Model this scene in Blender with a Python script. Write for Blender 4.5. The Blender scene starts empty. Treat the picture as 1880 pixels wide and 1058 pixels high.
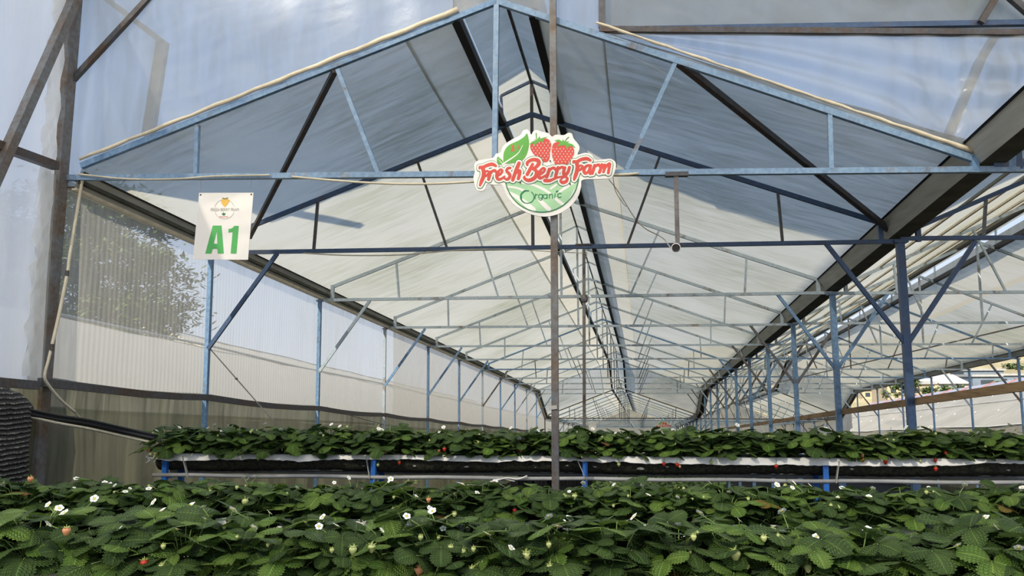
import bpy, math, random
from mathutils import Vector, Matrix
random.seed(7)
D = bpy.data
COL = bpy.context.scene.collection
PI = math.pi

# ------------------------------------------------------------------ place geometry
# the greenhouse runs along +Y and its roof falls gently with the hillside
CF, CYAW, CPIT, CROL = 1400.44, .1676, .1152, .0056
SL, SK = .0818, .0935              # fall along the axis, skew of the cross frames
EYE = 1.6
YR = 6.95
Y0, Y1, LB = 6.3546, 8.6771, 3.1249
XL, XR, XC = -5.0, 2.8494, -1.2022
X2, XC2 = 9.75, 6.3
HTL, HTR, HA, HC = 2.15, 2.207, 3.749, 4.154
DROP = 1.1

def TY(n):
    if n <= 1: return Y0 + (Y1 - Y0) * n
    return Y1 + LB * (n - 1)
def fall(n):
    return DROP * min(1.0, max(0.0, n - 10.0))
def G(X, n, H):
    Y = TY(n) + SK * X
    return Vector((X, Y, EYE + H - SL * Y - fall(n)))
def cam_axes():
    c, s = math.cos(CYAW), math.sin(CYAW)
    cp, sp = math.cos(CPIT), math.sin(CPIT)
    fw = Vector((-s * cp, c * cp, sp)); r0 = Vector((c, s, 0)); u0 = r0.cross(fw)
    c, s = math.cos(CROL), math.sin(CROL)
    return r0 * c - u0 * s, r0 * s + u0 * c, fw
RT, UP, FW = cam_axes()
def ray(px, py):
    return (RT * (px - 940) + UP * (529 - py) + FW * CF)
def at_cross(px, py, yc):           # the point of the cross plane Y = yc + SK X seen at that place of the photo
    d = ray(px, py); t = yc / (d.y - SK * d.x)
    return Vector((d.x * t, d.y * t, EYE + d.z * t))
def at_x(px, py, X):
    d = ray(px, py); t = X / d.x
    return Vector((X, d.y * t, EYE + d.z * t))
def at_y(px, py, Y):
    d = ray(px, py); t = Y / d.y
    return Vector((d.x * t, Y, EYE + d.z * t))
def ground_z(x, y):
    if y < 7.6: return 0.0
    t = min(1, (y - 7.6) / 2.4)
    z = -SL * y * (t * t * (3 - 2 * t))
    n = 1 + (y - SK * x - Y1) / LB
    return z - fall(n)

# ------------------------------------------------------------------ materials
def new_mat(name):
    m = D.materials.new(name); m.use_nodes = True
    nt = m.node_tree; nt.nodes.clear()
    out = nt.nodes.new('ShaderNodeOutputMaterial')
    return m, nt, out
def N(nt, t, **kw):
    n = nt.nodes.new(t)
    for k, v in kw.items():
        if k in n.inputs: n.inputs[k].default_value = v
        else: setattr(n, k, v)
    return n
def coords(nt, scale=(1, 1, 1), rand=False):
    tc = N(nt, 'ShaderNodeTexCoord'); mp = N(nt, 'ShaderNodeMapping')
    nt.links.new(tc.outputs['Object'], mp.inputs['Vector']); mp.inputs['Scale'].default_value = scale
    if rand:
        oi = N(nt, 'ShaderNodeObjectInfo'); ml = N(nt, 'ShaderNodeMath', operation='MULTIPLY'); ml.inputs[1].default_value = 37.0
        nt.links.new(oi.outputs['Random'], ml.inputs[0]); nt.links.new(ml.outputs[0], mp.inputs['Location'])
    return mp.outputs['Vector']
def noise(nt, vec, scale, detail=4, rough=.55, dist=0.0):
    n = N(nt, 'ShaderNodeTexNoise', Scale=scale, Detail=detail, Roughness=rough, Distortion=dist)
    nt.links.new(vec, n.inputs['Vector']); return n.outputs['Fac']
def ramp(nt, fac, stops):
    r = N(nt, 'ShaderNodeValToRGB'); e = r.color_ramp.elements
    while len(e) < len(stops): e.new(.5)
    for i, (p, c) in enumerate(stops):
        e[i].position = p; e[i].color = (*c, 1) if len(c) == 3 else c
    nt.links.new(fac, r.inputs['Fac']); return r.outputs['Color']
def mixc(nt, fac, a, b):
    m = N(nt, 'ShaderNodeMix', data_type='RGBA')
    for s, v in ((0, fac), (6, a), (7, b)):
        if hasattr(v, 'is_linked'): nt.links.new(v, m.inputs[s])
        elif s == 0: m.inputs[0].default_value = v
        else: m.inputs[s].default_value = (*v, 1)
    return m.outputs[2]
def bump(nt, h, strength=.3, dist=.01):
    b = N(nt, 'ShaderNodeBump', Strength=strength, Distance=dist)
    nt.links.new(h, b.inputs['Height']); return b.outputs['Normal']
def simple(name, c, rough=.6, metal=0.0, var=.12, vs=30, rand=True, spec=.4, stretch=(1, 1, 1)):
    m, nt, out = new_mat(name)
    f = noise(nt, coords(nt, stretch, rand), vs)
    col = ramp(nt, f, [(.25, tuple(x * (1 - var) for x in c)), (.75, tuple(min(1, x * (1 + var)) for x in c))])
    p = N(nt, 'ShaderNodeBsdfPrincipled', Roughness=rough, Metallic=metal)
    p.inputs['Specular IOR Level'].default_value = spec
    nt.links.new(col, p.inputs['Base Color']); nt.links.new(bump(nt, f, .12, .004), p.inputs['Normal'])
    nt.links.new(p.outputs[0], out.inputs[0]); return m
def paint(name, c, rustc, lo, hi, c2=None):
    """old paint with rust blotches"""
    m, nt, out = new_mat(name)
    v = coords(nt, (1, 1, 1), True)
    f = noise(nt, v, 3.2, 6, .7); g = noise(nt, v, 26, 3)
    base = ramp(nt, g, [(.3, c), (.7, c2 or tuple(x * 1.35 for x in c))])
    fac = ramp(nt, f, [(lo, (0, 0, 0)), (hi, (1, 1, 1))])
    rust = ramp(nt, g, [(.3, tuple(x * .6 for x in rustc)), (.7, rustc)])
    col = mixc(nt, fac, base, rust)
    p = N(nt, 'ShaderNodeBsdfPrincipled', Roughness=.45)
    nt.links.new(col, p.inputs['Base Color']); nt.links.new(bump(nt, g, .15, .003), p.inputs['Normal'])
    nt.links.new(p.outputs[0], out.inputs[0]); return m
def plastic(name, opac, tint, see, streak=(1, 6, 1), dirt=(.30, .32, .27), dirt_amt=.5, split=.3, ripple=None, wr=3.0, gloss=.05, stain=None):
    """greenhouse film: part clear, part milky; dust and algae lie in streaks"""
    m, nt, out = new_mat(name)
    v = coords(nt, streak); v1 = coords(nt)
    f = noise(nt, v, 1.6, 7, .65, .6); g = noise(nt, v1, .45, 4, .5)
    mul = N(nt, 'ShaderNodeMath', operation='MULTIPLY'); nt.links.new(f, mul.inputs[0]); nt.links.new(g, mul.inputs[1])
    dfac = ramp(nt, mul.outputs[0], [(.17, (0, 0, 0)), (.42, (dirt_amt,) * 3)])
    col = mixc(nt, dfac, tint, dirt)
    h = noise(nt, v1, wr, 4, .5, .4)
    if ripple:
        w = N(nt, 'ShaderNodeTexWave', wave_type='BANDS', bands_direction='Y', Scale=ripple, Distortion=1.2, Detail=1.0)
        w.inputs['Detail Scale'].default_value = .6
        nt.links.new(v1, w.inputs['Vector'])
        ad = N(nt, 'ShaderNodeMath', operation='ADD'); nt.links.new(w.outputs['Fac'], ad.inputs[0]); nt.links.new(h, ad.inputs[1]); h = ad.outputs[0]
        col = mixc(nt, ramp(nt, w.outputs['Fac'], [(.55, (0, 0, 0)), (.95, (.16, .16, .16))]), col, tuple(min(1, t * 1.12) for t in tint))
    nrm = bump(nt, h, .14 if ripple else .35, .02)
    tl = N(nt, 'ShaderNodeBsdfTranslucent'); df = N(nt, 'ShaderNodeBsdfDiffuse'); tr = N(nt, 'ShaderNodeBsdfTransparent')
    gl = N(nt, 'ShaderNodeBsdfGlossy', Roughness=.28)
    for n in (tl, df): nt.links.new(col, n.inputs['Color'])
    for n in (tl, df, gl): nt.links.new(nrm, n.inputs['Normal'])
    tr.inputs['Color'].default_value = (*see, 1)
    m1 = N(nt, 'ShaderNodeMixShader'); m1.inputs[0].default_value = split
    nt.links.new(tl.outputs[0], m1.inputs[1]); nt.links.new(df.outputs[0], m1.inputs[2])
    m2 = N(nt, 'ShaderNodeMixShader'); nt.links.new(tr.outputs[0], m2.inputs[1]); nt.links.new(m1.outputs[0], m2.inputs[2])
    op = N(nt, 'ShaderNodeMapRange'); op.inputs['To Min'].default_value = max(0, opac - .10); op.inputs['To Max'].default_value = min(1, opac + .16)
    op.inputs['From Min'].default_value = .15; op.inputs['From Max'].default_value = .45
    nt.links.new(mul.outputs[0], op.inputs['Value']); nt.links.new(op.outputs[0], m2.inputs[0])
    m3 = N(nt, 'ShaderNodeMixShader'); m3.inputs[0].default_value = gloss
    nt.links.new(m2.outputs[0], m3.inputs[1]); nt.links.new(gl.outputs[0], m3.inputs[2])
    nt.links.new(m3.outputs[0], out.inputs[0]); return m
def leaf_mat(name, dark, light, edge=None):
    m, nt, out = new_mat(name)
    uv = N(nt, 'ShaderNodeUVMap', uv_map='UVMap'); sp = N(nt, 'ShaderNodeSeparateXYZ'); nt.links.new(uv.outputs[0], sp.inputs[0])
    ab = N(nt, 'ShaderNodeMath', operation='SUBTRACT'); ab.inputs[1].default_value = .5; nt.links.new(sp.outputs['X'], ab.inputs[0])
    a2 = N(nt, 'ShaderNodeMath', operation='ABSOLUTE'); nt.links.new(ab.outputs[0], a2.inputs[0])
    m1 = N(nt, 'ShaderNodeMath', operation='MULTIPLY_ADD'); m1.inputs[1].default_value = -.9; nt.links.new(a2.outputs[0], m1.inputs[0]); nt.links.new(sp.outputs['Y'], m1.inputs[2])
    m2 = N(nt, 'ShaderNodeMath', operation='MULTIPLY'); m2.inputs[1].default_value = 50.0; nt.links.new(m1.outputs[0], m2.inputs[0])
    sn = N(nt, 'ShaderNodeMath', operation='SINE'); nt.links.new(m2.outputs[0], sn.inputs[0])
    mid = ramp(nt, a2.outputs[0], [(.0, (1, 1, 1)), (.035, (0, 0, 0))])
    vein = ramp(nt, sn.outputs[0], [(.75, (0, 0, 0)), (1.0, (.28, .28, .28))])
    oi = N(nt, 'ShaderNodeObjectInfo'); tc = coords(nt, (1, 1, 1), True); f = noise(nt, tc, 9, 2)
    base = ramp(nt, f, [(.32, dark), (.68, light)])
    col = mixc(nt, vein, base, tuple(min(1, x * 1.7) for x in light)); col = mixc(nt, mid, col, tuple(min(1, x * 1.9) for x in light))
    p = N(nt, 'ShaderNodeBsdfPrincipled', Roughness=.42); p.inputs['Specular IOR Level'].default_value = .35
    nt.links.new(col, p.inputs['Base Color']); nt.links.new(bump(nt, sn.outputs[0], .9, .004), p.inputs['Normal'])
    tl = N(nt, 'ShaderNodeBsdfTranslucent'); nt.links.new(col, tl.inputs['Color'])
    mx = N(nt, 'ShaderNodeMixShader'); mx.inputs[0].default_value = .25
    nt.links.new(p.outputs[0], mx.inputs[1]); nt.links.new(tl.outputs[0], mx.inputs[2]); nt.links.new(mx.outputs[0], out.inputs[0])
    return m

M = {}
M['blue'] = paint('blue_paint', (.10, .20, .36), (.15, .105, .07), .57, .72, (.20, .33, .49))
M['pale'] = paint('worn_blue_paint', (.33, .42, .49), (.26, .20, .14), .55, .68, (.46, .52, .56))
M['mid'] = paint('mid_blue_paint', (.15, .25, .39), (.20, .14, .09), .56, .70, (.24, .36, .50))
M['navy'] = paint('shaded_blue_paint', (.035, .07, .15), (.09, .07, .06), .55, .75, (.05, .10, .20))  # blue paint darkened, the second truss's shade is put into the colour
M['rusty'] = paint('rusty_steel', (.12, .115, .11), (.15, .095, .055), .42, .66, (.17, .19, .21))
M['dark'] = paint('dark_steel', (.05, .05, .055), (.10, .06, .035), .45, .65, (.09, .09, .10))
M['black'] = simple('black_rubber', (.012, .012, .014), .5)
M['galv'] = simple('galvanised_steel', (.46, .46, .42), .55, 0, .22, 6, stretch=(1, .3, 3))
M['galvdark'] = simple('mossy_gutter_steel', (.075, .075, .055), .7, 0, .5, 5)
M['legblue'] = simple('bright_blue_paint', (.03, .15, .50), .4, 0, .2, 20)
M['conduit'] = simple('cream_conduit', (.62, .56, .42), .45, 0, .15, 12)
M['pipe'] = simple('grey_pipe', (.36, .36, .35), .5, 0, .25, 5)
M['liner'] = simple('white_liner', (.92, .89, .83), .55, 0, .10, 14)
M['moss'] = simple('mossy_bag', (.030, .029, .017), .9, 0, 1.0, 38)
M['lime'] = simple('lime_crust', (.42, .41, .36), .9, 0, .4, 40)
M['soil'] = simple('dark_substrate', (.045, .026, .016), .95, 0, .6, 60)
M['strap'] = simple('grey_strap', (.42, .41, .37), .7, 0, .2, 40)
M['wood'] = simple('weathered_timber', (.28, .18, .09), .7, 0, .4, 6, stretch=(8, .5, 8))
M['board'] = simple('white_board', (.92, .885, .82), .45, 0, .03, 4)
M['red'] = simple('red_print', (.70, .085, .06), .45, 0, .06, 8)
M['green'] = simple('green_print', (.13, .42, .07), .45, 0, .06, 8)
M['a1green'] = simple('sign_green', (.10, .46, .12), .45, 0, .04, 8)
M['dgreen'] = simple('dark_green_print', (.015, .20, .08), .45, 0, .05, 8)
M['pgreen'] = simple('pale_green_print', (.42, .70, .40), .45, 0, .05, 8)
M['yellow'] = simple('yellow_print', (.85, .52, .10), .45, 0, .05, 8)
M['olive'] = simple('olive_print', (.26, .24, .06), .45, 0, .05, 8)
M['grey'] = simple('grey_print', (.36, .36, .33), .45, 0, .05, 8)
M['berry'] = simple('ripe_berry', (.62, .035, .02), .3, 0, .15, 60, spec=.6)
M['unripe'] = simple('unripe_berry', (.58, .62, .24), .4, 0, .12, 60)
M['blush'] = simple('half_ripe_berry', (.78, .34, .16), .4, 0, .2, 40)
M['petal'] = simple('white_petal', (.88, .88, .84), .6, 0, .03, 20)
M['pollen'] = simple('flower_heart', (.62, .55, .08), .8, 0, .2, 90)
M['stem'] = simple('leaf_stalk', (.20, .30, .08), .5, 0, .2, 40)
M['youngstem'] = simple('young_stalk', (.36, .42, .12), .5, 0, .2, 40)
M['leafA'] = leaf_mat('strawberry_leaf', (.040, .084, .019), (.102, .172, .040))
M['leafB'] = leaf_mat('young_strawberry_leaf', (.10, .20, .030), (.20, .31, .06))
M['leafC'] = leaf_mat('ageing_strawberry_leaf', (.25, .25, .04), (.34, .15, .05))
M['treeleaf'] = simple('tree_leaf', (.10, .145, .05), .6, 0, .5, 3)
M['bark'] = simple('tree_bark', (.14, .10, .07), .9, 0, .3, 10)
M['house'] = simple('pale_wall_paint', (.42, .34, .23), .8, 0, .08, 1)
M['houseblue'] = simple('blue_grey_wall', (.13, .17, .22), .8, 0, .15, 1)
M['roofred'] = simple('red_roof', (.36, .13, .09), .8, 0, .2, 2)
M['roofwhite'] = simple('white_metal_roof', (.50, .50, .52), .6, 0, .05, 2)
M['roofgrey'] = simple('grey_metal_roof', (.30, .30, .30), .6, 0, .15, 2)
M['pane'] = simple('dark_window', (.04, .05, .06), .15, 0, .1, 2)
M['hill'] = simple('dry_hillside', (.32, .27, .15), .95, 0, .45, .12)
M['bounce'] = simple('bounce_earth', (.50, .42, .31), .95, 0, .2, 1.5)  # bright tan chosen to reflect warm sun from the added ground
M['mat'] = simple('black_weed_mat', (.018, .019, .021), .95, 0, .4, 2, spec=.05)
M['netting'] = None
M['hall'] = plastic('hall_roof_film', .84, (.95, .90, .80), (.94, .95, .95), streak=(.9, 5, .9), dirt=(.6, .56, .46), dirt_amt=.3, split=.12)
M['roof'] = plastic('roof_film', .92, (.43, .415, .345), (.94, .95, .95), streak=(.9, 7, .9), dirt=(.24, .25, .18), dirt_amt=.75)
M['roofold'] = plastic('old_roof_film', .95, (.50, .465, .38), (.9, .9, .86), streak=(1, 3, 1), dirt=(.33, .34, .26), dirt_amt=.5)
M['gable'] = plastic('gable_film', .74, (.62, .64, .66), (.94, .96, .98), streak=(5, 1, .8), dirt=(.36, .38, .33), dirt_amt=.40, wr=2.0, gloss=.04)
M['wall'] = plastic('wall_film', .52, (.46, .45, .41), (.95, .95, .94), streak=(1, 7, .7), dirt=(.5, .5, .44), dirt_amt=.35, ripple=4.6, gloss=.06)
M['wallfar'] = plastic('milky_wall_film', .82, (.46, .44, .39), (.95, .95, .94), streak=(1, 3, 1), dirt=(.6, .58, .52), dirt_amt=.3, gloss=.05)
M['wallfront'] = plastic('front_wall_film', .97, (.44, .49, .58), (.95, .95, .96), streak=(1, 4, .5), dirt=(.58, .58, .54), dirt_amt=.25, wr=1.5, gloss=.05)  # blue cast of film out of direct sun is put into the tint
M['walldirty'] = plastic('dirty_wall_film', .93, (.15, .15, .105), (.85, .86, .78), streak=(1, 9, .5), dirt=(.035, .037, .02), dirt_amt=.85, wr=4.0, gloss=.05)
M['nfilm'] = plastic('neighbour_film', .93, (.36, .345, .30), (.9, .9, .9), streak=(1, 4, 1), dirt=(.55, .52, .46), dirt_amt=.4, split=.75)
M['edge'] = plastic('crumpled_film_edge', .97, (.97, .96, .92), (1, 1, 1), streak=(1, 3, 6), dirt=(.7, .7, .66), dirt_amt=.3, split=.25, wr=9, gloss=.08)  # real film edge, its sunlit glow is put into the white tint
M['lavender'] = simple('lavender_film', (.30, .29, .34), .5, 0, .1, 2)
M['nfilmleft'] = plastic('pale_neighbour_film', .93, (.60, .575, .51), (.9, .9, .9), streak=(1, 4, 1), dirt=(.55, .52, .46), dirt_amt=.3, split=.75)  # lighter copy for the left roofs, offsets the wall film in front of them
M['hem'] = simple('rolled_film_hem', (.70, .62, .46), .6, 0, .2, 9)

# ------------------------------------------------------------------ building helpers
def vec(p): return p if isinstance(p, Vector) else Vector(p)
class MB:
    def __init__(s): s.v = []; s.f = []; s.m = []; s.uv = {}
    def quad(s, pts, mi=0):
        b = len(s.v); s.v += [vec(p) for p in pts]; s.f.append(tuple(range(b, b + len(pts)))); s.m.append(mi); return s
    def beam(s, p, q, w, h=None, up=(0, 0, 1), mi=0):
        p, q = vec(p), vec(q); h = h or w; d = (q - p).normalized(); up = vec(up)
        if abs(d.dot(up)) > .97: up = Vector((0, 1, 0)) if abs(d.y) < .9 else Vector((1, 0, 0))
        a = d.cross(up).normalized(); c = a.cross(d)
        b = len(s.v)
        for e in (p, q):
            for x, z in ((-1, -1), (1, -1), (1, 1), (-1, 1)): s.v.append(e + a * (w / 2 * x) + c * (h / 2 * z))
        for f in ((0, 1, 2, 3), (7, 6, 5, 4), (0, 4, 5, 1), (1, 5, 6, 2), (2, 6, 7, 3), (3, 7, 4, 0)):
            s.f.append(tuple(b + i for i in f)); s.m.append(mi)
        return s
    def box(s, c, sx, sy, sz, mi=0):
        c = vec(c); return s.beam(c - Vector((0, 0, sz / 2)), c + Vector((0, 0, sz / 2)), sx, sy, mi=mi)
    def tube(s, pts, r, n=8, mi=0, caps=True):
        pts = [vec(p) for p in pts]; rs = r if isinstance(r, (list, tuple)) else [r] * len(pts)
        b = len(s.v); ref = Vector((.13, .31, .94))
        for i, p in enumerate(pts):
            d = (pts[min(i + 1, len(pts) - 1)] - pts[max(i - 1, 0)]).normalized()
            a = d.cross(ref)
            if a.length < .05: a = d.cross(Vector((1, 0, 0)))
            a.normalize(); c = a.cross(d)
            for k in range(n):
                t = 2 * PI * k / n; s.v.append(p + (a * math.cos(t) + c * math.sin(t)) * rs[i])
        for i in range(len(pts) - 1):
            for k in range(n):
                s.f.append((b + i * n + k, b + i * n + (k + 1) % n, b + (i + 1) * n + (k + 1) % n, b + (i + 1) * n + k)); s.m.append(mi)
        if caps:
            s.f.append(tuple(b + k for k in reversed(range(n)))); s.m.append(mi)
            s.f.append(tuple(b + (len(pts) - 1) * n + k for k in range(n))); s.m.append(mi)
        return s
    def grid(s, rows, mi=0):
        b = len(s.v); w = len(rows[0])
        for r in rows: s.v += [vec(p) for p in r]
        for i in range(len(rows) - 1):
            for j in range(w - 1):
                s.f.append((b + i * w + j, b + i * w + j + 1, b + (i + 1) * w + j + 1, b + (i + 1) * w + j)); s.m.append(mi)
        return s
    def prism(s, poly, ext, mi=0):
        """closed polygon (3-D points) pushed along ext"""
        n = len(poly); b = len(s.v); ext = vec(ext); poly = [vec(p) for p in poly]
        s.v += poly + [p + ext for p in poly]
        s.f += [tuple(range(b, b + n)), tuple(b + n + i for i in reversed(range(n)))]; s.m += [mi, mi]
        for i in range(n):
            j = (i + 1) % n; s.f.append((b + i, b + n + i, b + n + j, b + j)); s.m.append(mi)
        return s
    def lathe(s, c, prof, n=12, mi=0, axis=(0, 0, 1)):
        c = vec(c); ax = vec(axis).normalized(); a = ax.cross(Vector((.3, .9, .1))).normalized(); e = ax.cross(a)
        b = len(s.v)
        for r, z in prof:
            for k in range(n):
                t = 2 * PI * k / n; s.v.append(c + ax * z + (a * math.cos(t) + e * math.sin(t)) * r)
        for i in range(len(prof) - 1):
            for k in range(n):
                s.f.append((b + i * n + k, b + i * n + (k + 1) % n, b + (i + 1) * n + (k + 1) % n, b + (i + 1) * n + k)); s.m.append(mi)
        s.f.append(tuple(b + k for k in reversed(range(n)))); s.m.append(mi)
        s.f.append(tuple(b + (len(prof) - 1) * n + k for k in range(n))); s.m.append(mi)
        return s
    def build(s, name, mats, parent=None, smooth=False, local=False):
        if not isinstance(mats, (list, tuple)): mats = [mats]
        off = Vector((0, 0, 0))
        if parent is not None and not local: off = root_loc(parent)
        me = D.meshes.new(name)
        me.from_pydata([tuple(v - off) for v in s.v], [], s.f); me.update()
        for m in mats: me.materials.append(m)
        me.polygons.foreach_set('material_index', s.m)
        if smooth: me.polygons.foreach_set('use_smooth', [True] * len(s.f))
        if s.uv:
            l = me.uv_layers.new(name='UVMap'); u = []
            for f in s.f:
                for i in f: u += s.uv.get(i, (.5, .5))
            l.data.foreach_set('uv', u)
        o = D.objects.new(name, me); COL.objects.link(o)
        if parent is not None: o.parent = parent
        return o
def root_loc(o):
    while o.parent is not None: o = o.parent
    return o.location.copy()
def tag(o, label=None, cat=None, group=None, kind=None):
    for k, v in (('label', label), ('category', cat), ('group', group), ('kind', kind)):
        if v: o[k] = v
    return o
def thing(name, loc, label, cat, group=None):
    o = D.objects.new(name, None); COL.objects.link(o); o.location = vec(loc); o.empty_display_size = .1
    return tag(o, label, cat, group)
def struct(mb, name, mat, smooth=True, label=None, cat=None):
    o = mb.build(name, mat, None, smooth); return tag(o, label, cat, None, 'structure')
def single(mb, name, mat, label, cat, group=None, smooth=False):
    return tag(mb.build(name, mat, None, smooth), label, cat, group)
ORD = ['first', 'second', 'third', 'fourth', 'fifth', 'sixth', 'seventh', 'eighth', 'ninth', 'tenth', 'eleventh', 'twelfth', 'thirteenth', 'fourteenth', 'fifteenth',
       'sixteenth', 'seventeenth', 'eighteenth', 'nineteenth', 'twentieth']
TENS = {20: 'twenty', 30: 'thirty', 40: 'forty', 50: 'fifty'}
def ordinal(i):                      # 0 -> first
    if i < 20: return ORD[i]
    t = (i + 1) // 10 * 10; r = (i + 1) % 10
    return TENS[t] + '-' + ORD[r - 1] if r else TENS[t][:-1] + 'ieth'
def sagline(p, q, sag, n=14):
    p, q = vec(p), vec(q)
    return [p.lerp(q, i / n) - Vector((0, 0, sag * 4 * (i / n) * (1 - i / n))) for i in range(n + 1)]
def smooth_path(pts, sub=6):
    pts = [vec(p) for p in pts]; out = []
    P = [pts[0]] + pts + [pts[-1]]
    for i in range(1, len(P) - 2):
        a, b, c, d = P[i - 1], P[i], P[i + 1], P[i + 2]
        for k in range(sub):
            t = k / sub
            out.append(.5 * ((2 * b) + (c - a) * t + (2 * a - 5 * b + 4 * c - d) * t * t + (3 * b - a - 3 * c + d) * t ** 3))
    out.append(pts[-1]); return out

# ------------------------------------------------------------------ roof frame heights
FEET = .20
def roofH(X, bay=0):
    xl, xr, xc = (XL, XR, XC) if bay == 0 else (XR, X2, XC2)
    if X <= xc: return (HTL + .20) + (HA - HTL - .20) * (X - xl - FEET) / (xc - xl - FEET)
    return (HTR + .20) + (HA - HTR - .20) * (xr - FEET - X) / (xr - FEET - xc)
def tieH(X, bay=0):
    return HTL + (HTR - HTL) * (X - XL) / (XR - XL) if bay == 0 else HTR

T1X = {}
for key, (a, b) in {'vl': ((581, 388), (580, 458)), 'dl': ((765, 312), (822, 453)), 'dr': ((1220, 295), (1152, 448)), 'vr': ((1436, 362), (1437, 438))}.items():
    T1X[key] = (at_cross(*a, TY(1)).x, at_cross(*b, TY(1)).x)

def build_truss(n, bay, label, group, mat, strutmat, T0=None):
    xl, xr, xc = (XL, XR, XC) if bay == 0 else (XR, X2, XC2)
    dx = 0 if bay == 0 else XC2 - XC
    P = lambda X, H: G(X, n, H)
    root = thing('roof_truss', P(xl + FEET, tieH(xl, bay)), label, 'roof truss', group)
    big = 1.0 if n < 12 else 1.0
    jit = lambda a: random.uniform(-a, a)
    j0, j1 = jit(.02), jit(.02)
    MB().beam(P(xl + (0 if bay else -.02), tieH(xl, bay) + j0), P(xr, tieH(xr, bay) + j1), .05, .045).build('tie_beam', mat, root)
    MB().beam(P(xl + FEET, roofH(xl + FEET, bay)), P(xc, HA), .04, .05).build('rafter', mat, root)
    MB().beam(P(xc, HA), P(xr - FEET, roofH(xr - FEET, bay)), .04, .05).build('rafter', mat, root)
    MB().beam(P(xc, tieH(xc, bay)), P(xc, HC), .035).build('king_post', strutmat, root)
    for k in ('vl', 'dl', 'dr', 'vr'):
        a, b = T1X[k]; a += dx + jit(.05); b += dx + jit(.03)
        MB().beam(P(a, roofH(a, bay)), P(b, tieH(b, bay)), .03 if k[0] == 'v' else .028).build('strut', strutmat, root)
    for sx in (-1, 1):
        MB().beam(P(xc, HC), P(xc + sx * .36, HC - .17), .03).build('vent_rafter', mat, root)
        MB().beam(P(xc + sx * .36, HC - .17), P(xc + sx * .34, roofH(xc + sx * .34, bay)), .03).build('vent_post', mat, root)
    for x, sg in ((xl, 1), (xr, -1)):
        b = MB(); f = x + sg * FEET
        b.beam(P(f, tieH(x, bay) - .02), P(f, roofH(f, bay) + .03), .05); b.build('gutter_stub', mat, root)
    return root

# ------------------------------------------------------------------ trusses
grpM, grpR = 'roof trusses of the middle bay', 'roof trusses of the bay on the right'
# the front frame carries the signs: its joints were measured one by one
fr = lambda x, y: at_cross(x, y, TY(0))
t0 = thing('roof_truss', fr(125, 327), 'front pale blue roof truss carrying the large berry farm sign', 'roof truss', grpM)
TL, TR, AP = fr(118, 327), fr(1890, 311), fr(912, 3)
MB().beam(TL, TR, .05, .048).build('tie_beam', M['mid'], t0)
MB().beam(fr(150, 305), AP, .045, .05).build('rafter', M['blue'], t0)
MB().beam(AP, fr(1790, 293), .045, .055).build('rafter', M['mid'], t0)
MB().beam(fr(912, 3), fr(908, 322), .045).build('king_post', M['mid'], t0)
for a, b in (((363, 230), (360, 322)), ((620, 128), (695, 320)), ((1240, 115), (1150, 312)), ((1523, 207), (1526, 314))):
    MB().beam(fr(*a), fr(*b), .036).build('strut', M['mid'], t0)
MB().beam(AP, AP + Vector((0, 0, .42)), .035).build('king_post', M['mid'], t0)
capL, capR = AP + Vector((-.36, -.03, .24)), AP + Vector((.36, .03, .24))
for c in (capL, capR): MB().beam(AP + Vector((0, 0, .41)), c, .03).build('vent_rafter', M['pale'], t0)
for x, y in ((1789, 300), (1856, 300)): MB().beam(fr(x, y - 14), fr(x, y + 14), .055).build('gutter_stub', M['blue'], t0)

NT = 21
for n in range(1, NT):
    mat = M['navy'] if n == 1 else (M['pale'] if n in (2, 4, 5, 7, 9) else M['blue'] if n in (11, 12) else random.choice([M['pale'], M['blue'], M['pale']]))
    sm = M['dark'] if n == 1 else random.choice([M['pale'], M['rusty'], M['pale']])
    if n == 11: mat = sm = M['dark']
    if n == 10: mat, sm = M['pale'], M['rusty']
    lab = f'{ordinal(n)} roof truss of the middle bay, counted back from the signed front truss'
    if n == 1: lab = 'dark blue roof truss directly behind the large berry farm sign, second of the middle bay'
    if n == 11: lab = 'near-black roof truss where the middle bay roof steps down, twelfth from the front'
    build_truss(n, 0, lab, grpM, mat, sm)
for n in range(0, 17):
    mat = M['navy'] if n in (0, 1) else random.choice([M['pale'], M['pale'], M['blue']])
    sm = random.choice([M['pale'], M['rusty'], M['pale']])
    if n == 11: mat = sm = M['dark']
    lab = f'{ordinal(n)} roof truss of the bay right of the big valley gutter, counted from the front'
    build_truss(n, 1, lab, grpR, mat, sm)

# wind braces of the first field
wl = single(MB().beam(fr(615, 130), at_cross(458, 436, TY(1)), .045), 'wind_brace', M['dark'], 'dark diagonal brace behind the white A1 board, from front to second truss', 'roof brace', 'wind braces of the first field')
wr = single(MB().beam(fr(1247, 116), at_cross(1635, 424, TY(1)), .055), 'wind_brace', M['dark'], 'dark diagonal brace running down to the big valley gutter under the roof film', 'roof brace', 'wind braces of the first field')

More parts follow.
